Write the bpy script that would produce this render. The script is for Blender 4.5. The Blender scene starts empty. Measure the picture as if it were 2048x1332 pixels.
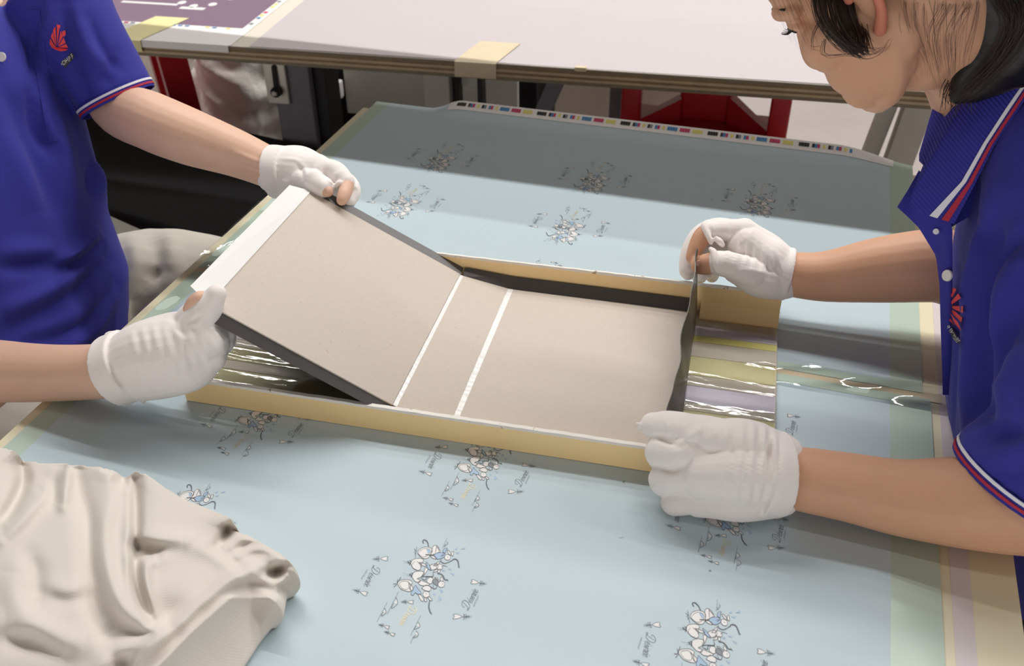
import bpy, bmesh, math, random
import numpy as np
from mathutils import Vector, Matrix
from mathutils.bvhtree import BVHTree

C = bpy.context.scene
COL = C.collection
rng = random.Random(7)

# ------------------------------------------------------------------ camera
# everything is laid out in metres with z = 0 on the worktable top; the whole
# scene is lifted by TABLE_H at the end so that the floor lies at z = 0
TABLE_H = 0.75
CAM_R = np.array([0.95487384, 0.29696179, -0.00544506])
CAM_U = np.array([-0.16872537, 0.5574377, 0.81289296])
CAM_F = np.array([-0.24443343, 0.7752915, -0.58238766])
FOCAL = 1964.12          # pixels of a 2048 wide picture
CAM_H = 0.70
cam = bpy.data.cameras.new('camera')
camo = bpy.data.objects.new('camera', cam)
COL.objects.link(camo)
cam.sensor_width = 36.0
cam.lens = 36.0 * FOCAL / 2048.0
cam.clip_start = 0.02
cam.dof.use_dof = True
cam.dof.focus_distance = 1.08
cam.dof.aperture_fstop = 9.0
camo.matrix_world = Matrix(((CAM_R[0], CAM_U[0], -CAM_F[0], 0.0),
                            (CAM_R[1], CAM_U[1], -CAM_F[1], 0.0),
                            (CAM_R[2], CAM_U[2], -CAM_F[2], CAM_H),
                            (0, 0, 0, 1)))
C.camera = camo

# ------------------------------------------------------------------ light
C.view_settings.view_transform = 'Standard'
C.view_settings.look = 'None'
C.view_settings.gamma = 1.0
C.view_settings.use_curve_mapping = False
C.view_settings.exposure = -0.38
world = bpy.data.worlds.new('world')
C.world = world
world.use_nodes = True
wb = world.node_tree.nodes['Background']
wb.inputs[0].default_value = (1.0, 0.98, 0.97, 1)
wb.inputs[1].default_value = 0.08

LAMP_H = 3.30            # lamp height above the table top
TUBES_AND_FILL = [                # (y, x0, x1, watts) rows of fluorescent tubes, the last two added
    (2.73, -3.6, 3.6, 232),
    (3.50, -4.0, 4.0, 128),
    (4.40, -4.0, 4.0, 84),  # added row, put in for streaks of reflection on the clear film
    (0.50, 0.2, 3.2, 16),  # added fill row, lightens the arm shadows on the table
]

def add_area(name, loc, sx, sy, watts, rot=(0, 0, 0), col=(1.0, 0.985, 0.965)):
    l = bpy.data.lights.new(name, 'AREA')
    l.shape = 'RECTANGLE'; l.size = sx; l.size_y = sy
    l.energy = watts; l.color = col
    o = bpy.data.objects.new(name, l); COL.objects.link(o)
    o.location = loc; o.rotation_euler = rot
    return o
for i, (y, x0, x1, w) in enumerate(TUBES_AND_FILL):
    add_area('tube_and_fill_light', ((x0 + x1) / 2, y, LAMP_H), x1 - x0, 0.07, w)

# added fill lamp behind the camera, brightens the surfaces that face it
add_area('added_front_fill', (0, -3.02, .425), 9.6, 2.35, 138, (math.pi / 2, 0, 0), (1.0, .97, .95))

# ------------------------------------------------------------------ helpers
def s2l(c):
    return tuple((x / 12.92 if x <= 0.04045 else ((x + 0.055) / 1.055) ** 2.4) for x in c)
def rgb(r, g, b):
    return s2l((r / 255, g / 255, b / 255)) + (1.0,)

def mk(name, col, rough=0.6, spec=0.5, noise=None, bump=None, coat=0.0, coat_rough=0.05,
       metal=0.0, sss=0.0, bump2=None, sheen=0.0, trans=0.0, alpha=1.0, speck=None):
    """noise=(scale, amount) varies the colour, bump=(scale, strength, distance),
    bump2=(scale xyz wave vector, strength, distance), speck=(scale, threshold, colour)"""
    m = bpy.data.materials.new(name); m.use_nodes = True
    nt = m.node_tree; N = nt.nodes; L = nt.links
    b = N['Principled BSDF']
    b.inputs['Base Color'].default_value = col
    b.inputs['Roughness'].default_value = rough
    b.inputs['Specular IOR Level'].default_value = spec
    b.inputs['Metallic'].default_value = metal
    b.inputs['Coat Weight'].default_value = coat
    b.inputs['Coat Roughness'].default_value = coat_rough
    b.inputs['Sheen Weight'].default_value = sheen
    b.inputs['Transmission Weight'].default_value = trans
    b.inputs['Alpha'].default_value = alpha
    if sss:
        b.inputs['Subsurface Weight'].default_value = sss
        b.inputs['Subsurface Radius'].default_value = (0.012, 0.005, 0.003)
        b.inputs['Subsurface Scale'].default_value = 0.6
    tc = N.new('ShaderNodeTexCoord')
    src = None
    if noise:
        t = N.new('ShaderNodeTexNoise'); t.inputs['Scale'].default_value = noise[0]
        t.inputs['Detail'].default_value = 5; t.inputs['Roughness'].default_value = 0.6
        L.new(tc.outputs['Object'], t.inputs['Vector'])
        mx = N.new('ShaderNodeMix'); mx.data_type = 'RGBA'
        k = noise[1]
        mx.inputs[6].default_value = tuple(min(1, c * (1 - k)) for c in col[:3]) + (1,)
        mx.inputs[7].default_value = tuple(min(1, c * (1 + k)) for c in col[:3]) + (1,)
        L.new(t.outputs['Fac'], mx.inputs[0]); src = mx.outputs[2]
    if speck:
        t = N.new('ShaderNodeTexNoise'); t.inputs['Scale'].default_value = speck[0]
        t.inputs['Detail'].default_value = 2
        L.new(tc.outputs['Object'], t.inputs['Vector'])
        r = N.new('ShaderNodeMapRange')
        r.inputs[1].default_value = speck[1]; r.inputs[2].default_value = speck[1] + 0.05
        L.new(t.outputs['Fac'], r.inputs[0])
        mx = N.new('ShaderNodeMix'); mx.data_type = 'RGBA'
        mx.inputs[6].default_value = col
        if src: L.new(src, mx.inputs[6])
        mx.inputs[7].default_value = speck[2]
        L.new(r.outputs[0], mx.inputs[0]); src = mx.outputs[2]
    if src: L.new(src, b.inputs['Base Color'])
    prev = None
    if bump:
        t = N.new('ShaderNodeTexNoise'); t.inputs['Scale'].default_value = bump[0]
        t.inputs['Detail'].default_value = 4
        L.new(tc.outputs['Object'], t.inputs['Vector'])
        bp = N.new('ShaderNodeBump'); bp.inputs['Strength'].default_value = bump[1]
        bp.inputs['Distance'].default_value = bump[2]
        L.new(t.outputs['Fac'], bp.inputs['Height']); prev = bp
    if bump2:
        mp = N.new('ShaderNodeMapping'); mp.inputs['Rotation'].default_value = bump2[3]
        L.new(tc.outputs['Object'], mp.inputs['Vector'])
        t = N.new('ShaderNodeTexWave'); t.inputs['Scale'].default_value = bump2[0]
        t.inputs['Distortion'].default_value = bump2[4] if len(bump2) > 4 else 0.6
        t.inputs['Detail'].default_value = 1.0
        L.new(mp.outputs[0], t.inputs['Vector'])
        bp = N.new('ShaderNodeBump'); bp.inputs['Strength'].default_value = bump2[1]
        bp.inputs['Distance'].default_value = bump2[2]
        L.new(t.outputs['Fac'], bp.inputs['Height'])
        if prev: L.new(prev.outputs[0], bp.inputs['Normal'])
        prev = bp
    if prev:
        L.new(prev.outputs[0], b.inputs['Normal'])
        if coat and not bump2: L.new(prev.outputs[0], b.inputs['Coat Normal'])
    return m

def film_mat(name, alpha=0.12, rough=0.04, scale=30, strength=0.5, dist=0.004, aniso=(1, 1, 1)):
    """thin clear plastic: mostly see-through, glossy on top, wrinkled"""
    m = bpy.data.materials.new(name); m.use_nodes = True
    nt = m.node_tree; N = nt.nodes; L = nt.links
    N.remove(N['Principled BSDF'])
    out = N['Material Output']
    tr = N.new('ShaderNodeBsdfTransparent'); gl = N.new('ShaderNodeBsdfGlossy')
    gl.inputs['Roughness'].default_value = rough
    fr = N.new('ShaderNodeFresnel'); fr.inputs['IOR'].default_value = 1.45
    ad = N.new('ShaderNodeMath'); ad.operation = 'ADD'; ad.inputs[1].default_value = alpha
    ad.use_clamp = True
    L.new(fr.outputs[0], ad.inputs[0])
    mx = N.new('ShaderNodeMixShader')
    L.new(ad.outputs[0], mx.inputs[0]); L.new(tr.outputs[0], mx.inputs[1]); L.new(gl.outputs[0], mx.inputs[2])
    L.new(mx.outputs[0], out.inputs['Surface'])
    tc = N.new('ShaderNodeTexCoord'); mp = N.new('ShaderNodeMapping')
    mp.inputs['Scale'].default_value = aniso
    L.new(tc.outputs['Object'], mp.inputs['Vector'])
    t = N.new('ShaderNodeTexNoise'); t.inputs['Scale'].default_value = scale
    t.inputs['Detail'].default_value = 3
    L.new(mp.outputs[0], t.inputs['Vector'])
    bp = N.new('ShaderNodeBump'); bp.inputs['Strength'].default_value = strength
    bp.inputs['Distance'].default_value = dist
    L.new(t.outputs['Fac'], bp.inputs['Height'])
    L.new(bp.outputs[0], gl.inputs['Normal'])
    return m

def D(px, py, d):
    """point at depth d along the ray of a photograph pixel"""
    return np.array([0, 0, CAM_H]) + d * (CAM_F + (px - 1024) / FOCAL * CAM_R + (666 - py) / FOCAL * CAM_U)
def Z(px, py, z=0.0):
    """point at height z on the ray of a photograph pixel"""
    v = CAM_F + (px - 1024) / FOCAL * CAM_R + (666 - py) / FOCAL * CAM_U
    return np.array([0, 0, CAM_H]) + v * ((z - CAM_H) / v[2])

def empty(name, loc, label=None, cat=None, group=None, kind=None):
    o = bpy.data.objects.new(name, None); COL.objects.link(o)
    o.empty_display_size = 0.05
    o.location = tuple(loc)
    tag(o, label, cat, group, kind)
    return o
def tag(o, label=None, cat=None, group=None, kind=None):
    if label: o['label'] = label
    if cat: o['category'] = cat
    if group: o['group'] = group
    if kind: o['kind'] = kind
    return o
def root_loc(p):
    l = Vector((0, 0, 0))
    while p is not None:
        l = l + p.location; p = p.parent
    return l
def obj(name, verts, faces, mats, parent=None, smooth=False, mi=None, origin=None):
    """one mesh object; verts are given in scene coordinates"""
    V = np.asarray(verts, float)
    if origin is None:
        if parent is not None: origin = root_loc(parent)
        else:
            lo, hi = V.min(0), V.max(0)
            origin = Vector(((lo[0] + hi[0]) / 2, (lo[1] + hi[1]) / 2, lo[2]))
    me = bpy.data.meshes.new(name)
    me.from_pydata([tuple(v) for v in (V - np.array(origin))], [], [tuple(int(i) for i in f) for f in faces])
    ms = mats if isinstance(mats, (list, tuple)) else [mats]
    for m in ms: me.materials.append(m)
    if mi is not None:
        me.polygons.foreach_set('material_index', np.asarray(mi, np.int32))
    if smooth:
        me.polygons.foreach_set('use_smooth', [True] * len(me.polygons))
        me.set_sharp_from_angle(angle=math.radians(64))
    me.update()
    o = bpy.data.objects.new(name, me); COL.objects.link(o)
    if parent is not None:
        o.parent = parent
    else:
        o.location = tuple(origin)
    return o

class MB:
    """collects simple solids, to be linked as one mesh"""
    def __init__(s): s.v = []; s.f = []; s.mi = []
    def add(s, v, f, mi=0):
        n = len(s.v); s.v += [tuple(map(float, p)) for p in v]
        s.f += [tuple(i + n for i in q) for q in f]; s.mi += [mi] * len(f)
        return s
    def hexa(s, p, mi=0):
        """p: 4 bottom corners (ccw from above) then 4 top corners"""
        return s.add(p, [(3, 2, 1, 0), (4, 5, 6, 7), (0, 1, 5, 4), (1, 2, 6, 5), (2, 3, 7, 6), (3, 0, 4, 7)], mi)
    def box(s, fr, a, b, mi=0, bev=0.0):
        """box between corners a and b in the frame fr"""
        x0, y0, z0 = a; x1, y1, z1 = b
        if bev <= 0:
            return s.hexa([fr(x0, y0, z0), fr(x1, y0, z0), fr(x1, y1, z0), fr(x0, y1, z0),
                           fr(x0, y0, z1), fr(x1, y0, z1), fr(x1, y1, z1), fr(x0, y1, z1)], mi)
        e = min(bev, (x1 - x0) * .45, (y1 - y0) * .45, (z1 - z0) * .45)
        bm = bmesh.new(); bmesh.ops.create_cube(bm, size=1.0)
        for v in bm.verts:
            v.co = Vector(((x0 + x1) / 2 + v.co.x * (x1 - x0), (y0 + y1) / 2 + v.co.y * (y1 - y0), (z0 + z1) / 2 + v.co.z * (z1 - z0)))
        bmesh.ops.bevel(bm, geom=bm.edges[:], offset=e, segments=2, profile=0.6, affect='EDGES')
        bm.verts.index_update()
        vv = [fr(*v.co) for v in bm.verts]; ff = [[v.index for v in f.verts] for f in bm.faces]
        bm.free()
        return s.add(vv, ff, mi)
    def tube(s, pts, r, n=10, mi=0, cap=True):
        v, f = tube(pts, r if isinstance(r, (list, tuple)) else [r] * len(pts), n, cap)
        return s.add(v, f, mi)
    def ball(s, c, r, n=10, mi=0):
        c = np.array(c, float)
        return s.tube([c - [0, 0, r * .0], c + [0, 0, 1e-4]], [r, r], n, mi)
    def obj(s, name, mats, parent=None, smooth=False, origin=None):
        return obj(name, s.v, s.f, mats, parent, smooth, s.mi, origin)

def W(x, y, z): return np.array([x, y, z], float)
def frame(o, ang, z0=0.0):
    c, s = math.cos(ang), math.sin(ang)
    return lambda x, y, z: np.array([o[0] + x * c - y * s, o[1] + x * s + y * c, z0 + z])

def catmull(P, R, sub):
    P = np.array(P, float); R = np.array(R, float)
    if len(P) < 3 or sub <= 1: return P, R
    A = np.vstack([2 * P[0] - P[1], P, 2 * P[-1] - P[-2]]); B = np.concatenate([[R[0]], R, [R[-1]]])
    op, orr = [], []
    for i in range(1, len(A) - 2):
        for k in range(sub):
            t = k / sub
            f = lambda a, b, c, d: 0.5 * (2 * b + (c - a) * t + (2 * a - 5 * b + 4 * c - d) * t * t + (3 * b - a - 3 * c + d) * t ** 3)
            op.append(f(*A[i - 1:i + 3])); orr.append(f(*B[i - 1:i + 3]))
    op.append(P[-1]); orr.append(R[-1])
    return np.array(op), np.array(orr)
def tube(P, R, n=12, cap=True, sub=1, ellipse=None, caps_round=True):
    """round tube through points; ellipse=(direction, ratio) flattens along direction"""
    P, R = catmull(P, R, sub)
    T = np.gradient(P, axis=0); T /= np.linalg.norm(T, axis=1)[:, None] + 1e-12
    up = np.array([0, 0, 1.0])
    if abs(T[0] @ up) > .9: up = np.array([1.0, 0, 0])
    u = up - T[0] * (up @ T[0]); u /= np.linalg.norm(u)
    rings = []
    for i in range(len(P)):
        u = u - T[i] * (u @ T[i]); u /= np.linalg.norm(u) + 1e-12
        v = np.cross(T[i], u)
        a = np.linspace(0, 2 * np.pi, n, endpoint=False)
        ring = np.cos(a)[:, None] * u + np.sin(a)[:, None] * v
        if ellipse is not None:
            e = np.array(ellipse[0], float); e /= np.linalg.norm(e)
            ring = ring + (ring @ e)[:, None] * e * (ellipse[1] - 1)
        rings.append((P[i], ring * R[i], T[i], R[i]))
    V = []; seq = []
    if cap and caps_round:
        p, rg, t, r = rings[0]
        for k in (0.35, 0.7, 0.92):
            seq.append(p - t * r * math.sqrt(1 - k * k) + rg * k)
    for p, rg, t, r in rings: seq.append(p + rg)
    if cap and caps_round:
        p, rg, t, r = rings[-1]
        for k in (0.92, 0.7, 0.35):
            seq.append(p + t * r * math.sqrt(1 - k * k) + rg * k)
    F = []
    for s_ in seq: V += list(s_)
    for i in range(len(seq) - 1):
        for k in range(n):
            F.append((i * n + k, i * n + (k + 1) % n, (i + 1) * n + (k + 1) % n, (i + 1) * n + k))
    if cap:
        F.append(tuple(range(n))[::-1]); F.append(tuple((len(seq) - 1) * n + k for k in range(n)))
    return [tuple(x) for x in V], F
def loft(rings, cap=True):
    """rings: equal-length lists of points"""
    n = len(rings[0]); V = [tuple(p) for r in rings for p in r]; F = []
    for i in range(len(rings) - 1):
        for k in range(n):
            F.append((i * n + k, i * n + (k + 1) % n, (i + 1) * n + (k + 1) % n, (i + 1) * n + k))
    if cap:
        F.append(tuple(range(n))[::-1]); F.append(tuple((len(rings) - 1) * n + k for k in range(n)))
    return V, F
def grid(fn, nu, nv):
    """surface sheet fn(u, v) with u, v in 0..1"""
    V = [fn(i / nu, j / nv) for j in range(nv + 1) for i in range(nu + 1)]
    F = [(j * (nu + 1) + i, j * (nu + 1) + i + 1, (j + 1) * (nu + 1) + i + 1, (j + 1) * (nu + 1) + i)
         for j in range(nv) for i in range(nu)]
    return V, F
def sheet(fn, nu, nv, th):
    """sheet with real thickness th (added below)"""
    V, F = grid(fn, nu, nv)
    n = len(V)
    A = np.array(V)
    # vertex normals
    N = np.zeros_like(A)
    for f in F:
        nn = np.cross(A[f[2]] - A[f[0]], A[f[3]] - A[f[1]])
        for i in f: N[i] += nn
    N /= np.linalg.norm(N, axis=1)[:, None] + 1e-12
    B = A - N * th
    F2 = list(F) + [tuple(i + n for i in f[::-1]) for f in F]
    w = nu + 1
    rim = [j for j in range(w)] + [k * w + nu for k in range(1, nv + 1)] + [nv * w + j for j in range(nu - 1, -1, -1)] + [k * w for k in range(nv - 1, 0, -1)]
    for a, b in zip(rim, rim[1:] + rim[:1]):
        F2.append((b, a, a + n, b + n))
    return [tuple(x) for x in np.vstack([A, B])], F2
def vnoise(p, seed=0):
    """cheap smooth pseudo noise of points (n,3), range about -1..1"""
    r = np.random.RandomState(seed); o = np.zeros(len(p))
    for k in range(5):
        d = r.normal(size=3); d /= np.linalg.norm(d)
        o += np.sin(p @ d * (1 + .6 * k) + r.uniform(0, 6.28))
    return o / 3.0
# ------------------------------------------------------------------ materials
M = {}
M['floor'] = mk('floor_concrete', rgb(158, 148, 144), 0.75, noise=(6, .12), bump=(60, .2, .004))
M['wall'] = mk('wall_paint', rgb(158, 155, 149), 0.8, noise=(3, .05))
M['cream'] = mk('cream_board', rgb(226, 217, 186), 0.42, noise=(9, .06), coat=.25, coat_rough=.25, speck=(55, .745, rgb(120, 112, 90)))
M['cream2'] = mk('pale_board', rgb(214, 206, 192), 0.45, noise=(9, .05))
M['lavender'] = mk('lavender_strip', rgb(212, 202, 204), 0.42, noise=(9, .04), coat=.25, coat_rough=.25)
M['steel'] = mk('painted_steel', rgb(186, 183, 174), 0.45, noise=(14, .15), metal=0.2)
M['dark_steel'] = mk('dark_steel', rgb(112, 108, 114), 0.5, noise=(18, .18))
M['zinc'] = mk('zinc_plate', rgb(226, 220, 206), 0.35, noise=(12, .1), metal=.5)
M['black'] = mk('black_plastic', rgb(26, 26, 27), 0.6, noise=(20, .2))
M['blackcloth'] = mk('black_cloth', rgb(14, 15, 17), 0.9, noise=(40, .25), bump=(250, .3, .001))
M['red'] = mk('red_plastic', rgb(176, 30, 36), 0.35, noise=(8, .12))
M['blue'] = mk('printed_blue_paper', rgb(188, 204, 211), 0.38, noise=(7, .022), bump=(3.2, .22, .012), spec=.16, coat=.05, coat_rough=.15, speck=(68, .758, rgb(110, 128, 136)))
M['green'] = mk('printed_green_margin', rgb(180, 198, 184), 0.40, noise=(7, .03), bump=(3.2, .22, .012), coat=.35, coat_rough=.16)
M['paperwhite'] = mk('white_paper', rgb(234, 230, 228), 0.5, noise=(20, .02))
M['ink'] = mk('dark_print_ink', rgb(88, 92, 102), 0.5)
M['inkgrey'] = mk('grey_print_ink', rgb(128, 134, 142), 0.5)
M['inkwhite'] = mk('white_print_ink', rgb(226, 224, 222), 0.45)
M['inkblue'] = mk('blue_print_ink', rgb(156, 183, 210), 0.45)
M['gold'] = mk('gold_foil_print', rgb(236, 214, 164), 0.45, metal=0.2)
M['kraft'] = mk('tan_kraft_board', rgb(248, 216, 158), 0.5, noise=(12, .06), bump=(90, .12, .001), speck=(48, .73, rgb(110, 92, 60)))
M['kraftrim'] = mk('white_worn_rim', rgb(232, 226, 218), 0.55, noise=(60, .1), bump=(140, .5, .001), speck=(120, .66, rgb(176, 150, 120)))
M['yellowtape'] = mk('yellow_strip', rgb(222, 214, 130), 0.35, noise=(20, .06), coat=.5, coat_rough=.06)
M['oliveboard'] = mk('olive_tape_strip', rgb(205, 198, 150), 0.35, noise=(16, .06), coat=.5, coat_rough=.06)
M['greystrip'] = mk('grey_beige_strip', rgb(196, 188, 172), 0.35, noise=(16, .05), coat=.5, coat_rough=.06)
M['lilac'] = mk('lilac_strip', rgb(206, 200, 212), 0.35, noise=(14, .03), coat=.5, coat_rough=.06)
M['greyboard'] = mk('grey_beige_board', rgb(200, 188, 176), 0.75, noise=(220, .06), bump=(400, .25, .0004), speck=(300, .70, rgb(182, 166, 150)))
M['wrap'] = mk('black_cover_paper', rgb(80, 76, 75), 0.42, noise=(50, .06), bump=(40, .2, .002))
M['flapface'] = mk('dark_olive_cover', rgb(82, 78, 68), 0.34, noise=(30, .06), bump=(22, .35, .004))
M['glue'] = mk('white_glue_film', rgb(236, 234, 232), 0.3, noise=(90, .03), bump=(220, .35, .0008), coat=.4)
M['masking'] = mk('beige_masking_tape', rgb(208, 192, 162), 0.5, noise=(30, .08), bump=(60, .4, .002))
M['yellowpaper'] = mk('pale_yellow_tape', rgb(226, 217, 162), 0.45, noise=(20, .06))
M['purple'] = mk('purple_print', rgb(128, 104, 124), 0.4, noise=(8, .05))
M['tanprint'] = mk('tan_print', rgb(206, 178, 152), 0.45)
M['coverwhite'] = mk('lilac_white_cover', rgb(192, 184, 186), 0.45, noise=(8, .015), coat=.2, coat_rough=.3, speck=(70, .77, rgb(170, 150, 150)))
M['plyA'] = mk('plywood_light_ply', rgb(186, 166, 134), 0.7, noise=(40, .25), bump=(80, .5, .002))
M['plyB'] = mk('plywood_dark_ply', rgb(142, 120, 92), 0.8, noise=(40, .3), bump=(80, .5, .002))
M['plyC'] = mk('plywood_grey_face', rgb(132, 120, 100), 0.8, noise=(30, .25), bump=(80, .4, .002))
M['cyan'] = mk('cyan_ink', rgb(70, 130, 180), 0.5)
M['magenta'] = mk('magenta_ink', rgb(190, 60, 100), 0.5)
M['yellowink'] = mk('yellow_ink', rgb(226, 214, 120), 0.5)
M['blackink'] = mk('black_ink', rgb(34, 34, 38), 0.5)
M['film'] = film_mat('clear_film', .05, .05, 60, .30, .0012, (.3, 1, 1))
M['filmflat'] = film_mat('clear_tape', .05, .06, 40, .35, .0012, (.5, 1, 1))
M['skinR'] = mk('tanned_skin', rgb(208, 160, 130), 0.5, spec=.35, noise=(26, .09), sss=.12, bump=(160, .12, .0012))
M['skinL'] = mk('light_skin', rgb(220, 180, 156), 0.5, spec=.35, noise=(26, .08), sss=.12, bump=(160, .12, .0012))
M['lip'] = mk('lip', rgb(170, 92, 84), 0.45, sss=.1)
M['nail'] = mk('finger_nail', rgb(212, 160, 142), 0.3)
M['ear'] = mk('ear_skin', rgb(206, 128, 104), 0.5, sss=.2)
M['eyewhite'] = mk('eye_white', rgb(235, 230, 224), 0.2)
M['iris'] = mk('dark_iris', rgb(30, 20, 16), 0.15)
M['hair'] = mk('black_hair', rgb(22, 20, 20), 0.42, spec=.4, noise=(90, .4), bump=(300, .3, .001))
M['hairstrand'] = mk('dark_hair_strands', rgb(60, 48, 43), 0.5, spec=.3)
M['glove'] = mk('white_cotton_glove', rgb(238, 230, 226), 0.85, noise=(14, .025), sheen=.25, bump=(700, .25, .0006))
M['polo'] = mk('royal_blue_pique', rgb(55, 54, 150), 0.8, spec=.25, noise=(9, .08), sheen=.08, bump=(900, .5, .0006))
M['polorib'] = mk('royal_blue_ribbed_collar', rgb(56, 55, 152), 0.8, spec=.25, bump2=(95, .6, .0012, (.5, .9, .3), .3))
M['polowhite'] = mk('white_stripe_knit', rgb(230, 228, 236), 0.8)
M['polored'] = mk('red_stripe_knit', rgb(176, 40, 66), 0.8)
M['logored'] = mk('red_embroidery', rgb(226, 62, 66), 0.6, bump=(600, .4, .0008))
M['patch'] = mk('dark_logo_patch', rgb(52, 52, 58), 0.7)
M['button'] = mk('pearl_button', rgb(226, 222, 220), 0.25)
M['trouser'] = mk('grey_knit_trousers', rgb(186, 180, 168), 0.9, noise=(10, .06), bump=(120, .25, .001))
M['blacktrouser'] = mk('black_trousers', rgb(20, 20, 24), 0.9, noise=(20, .1))
M['cloth'] = mk('white_ribbed_knit', rgb(216, 208, 198), 0.9, noise=(6, .02), sheen=.2, bump2=(150, .10, .0008, (0, 0, 0.9), .8))
M['sack'] = mk('grey_plastic_sack', rgb(226, 220, 212), 0.45, noise=(10, .12), bump=(14, .6, .02))
M['panel'] = mk('grey_panel', rgb(214, 214, 204), 0.6, noise=(5, .1))
M['beige'] = mk('beige_box', rgb(222, 210, 194), 0.7, noise=(5, .08))
# ------------------------------------------------------------------ room
FZ = -TABLE_H
V, F = MB().box(W, (-5, -3, FZ - .1), (5, 7, FZ)).v, None
def room_box(name, a, b, m):
    mb = MB().box(W, a, b); o = mb.obj(name, m); o['kind'] = 'structure'; return o
room_box('floor', (-5, -3, FZ - .1), (5, 7, FZ), M['floor'])
room_box('wall_back', (-5, 7, FZ), (5, 7.1, 3.6), M['wall'])
room_box('wall_left', (-5.1, -3, FZ), (-5, 7.1, 3.6), M['wall'])
room_box('wall_right', (5, -3, FZ), (5.1, 7.1, 3.6), M['wall'])
room_box('added_front_lintel', (-5, -3.1, 1.6), (5, -3, 3.6), M['wall'])  # added above a low opening, shaped to keep the front fill at low angles
room_box('ceiling', (-5.1, -3, 3.6), (5.1, 7.1, 3.7), M['wall'])
# ------------------------------------------------------------------ worktable
TX0, TX1, TY0, TY1 = -0.757, 0.255, 0.20, 1.52
wt = empty('worktable', (-.25, .86, FZ), 'cream-topped worktable that both workers reach across, printed sheets taped on it', 'table')
MB().box(W, (TX0, TY0, -.030), (TX1, TY1, -.0012), bev=.002).obj('tabletop', M['plyA'], wt)
def warp(x, y):
    return 0.0007 * math.sin(9 * x + 4 * y) + 0.0005 * math.sin(17 * y - 6 * x + 1)
MB().box(W, (TX0 - .001, TY0 - .001, -.0012), (TX1 + .001, TY1 + .001, 0.0), bev=.0005).obj('cream_cover', M['cream'], wt)
MB().box(W, (.199, TY0, 0.0), (.216, TY1 - .02, .0004)).obj('lavender_strip', M['lavender'], wt)
for x in (TX0 + .06, TX1 - .06):
    for y in (TY0 + .08, TY1 - .10):
        l = MB().box(W, (x - .022, y - .022, FZ), (x + .022, y + .022, -.03), bev=.004).obj('leg', M['steel'], wt)
for y in (TY0 + .08, TY1 - .10):
    MB().box(W, (TX0 + .06, y - .015, -.09), (TX1 - .06, y + .015, -.03), bev=.003).obj('rail', M['steel'], wt)
for x in (TX0 + .06, TX1 - .06):
    MB().box(W, (x - .015, TY0 + .08, -.09), (x + .015, TY1 - .10, -.03), bev=.003).obj('rail', M['steel'], wt)

# printed sheets ----------------------------------------------------
SX0, SX1, GX0, GX1 = -.745, .182, -.7193, .1468
def sheet_thing(name, y0, y1, zf, label, gx1=SX1):
    root = empty(name, ((SX0 + SX1) / 2, (y0 + y1) / 2, 0.0005), label, 'printed sheet', None)
    ny = int((y1 - y0) / .012); nx = 60
    def part(nm, x0, x1, m, nx):
        fn = lambda u, v: (x0 + (x1 - x0) * u, y0 + (y1 - y0) * v, zf(x0 + (x1 - x0) * u, y0 + (y1 - y0) * v))
        V, F = sheet(fn, nx, ny, .0004)
        return obj(nm, V, F, m, root, smooth=True)
    part('blue_print', GX0, GX1, M['blue'], nx)
    seam_y = (.9535, .9665) if y0 > .9 else (.928, .9425)
    V, F = sheet(lambda u, v: (GX0 + (GX1 - GX0) * u, seam_y[0] + (seam_y[1] - seam_y[0]) * v, zf(GX0 + (GX1 - GX0) * u, seam_y[0] + (seam_y[1] - seam_y[0]) * v) + .0003), 60, 2, .0003)
    obj('green_margin', V, F, M['green'], root, smooth=True)
    part('green_margin', SX0, GX0, M['green'], 3)
    part('green_margin', GX1, gx1, M['green'], 4)
    return root
def sst(a, b, x):
    t = min(1, max(0, (x - a) / (b - a))); return t * t * (3 - 2 * t)
def zf_near(x, y):
    b = .0016 + .0006 * (1 + math.sin(7 * x + 5 * y)) * .5
    # slow swells of paper that does not lie flat beside the standing worker
    b += .0035 * sst(-.08, .06, x) * math.exp(-((y - .62 - .35 * (x - .05)) / .05) ** 2) * sst(.2, .13, x)
    return b
def zf_far(x, y):
    b = .0011 + .0005 * (1 + math.sin(6 * x - 7 * y)) * .5
    b += .0016 * math.exp(-((y - 1.22 - .05 * math.sin(4 * x)) / .07) ** 2)
    k = sst(-.64, -.575, x) * sst(.19, .06, x)
    b += .0035 * k * sst(1.40, 1.52, y) + .019 * k * sst(1.500, 1.565, y)
    return b
near_sheet = sheet_thing('printed_sheet', .30, .943, zf_near, 'pale blue printed sheet under the tray, running to the near table edge', .190)
far_sheet = sheet_thing('printed_sheet', .953, 1.552, zf_far, 'pale blue printed sheet with a colour bar along its curled edge')

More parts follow.
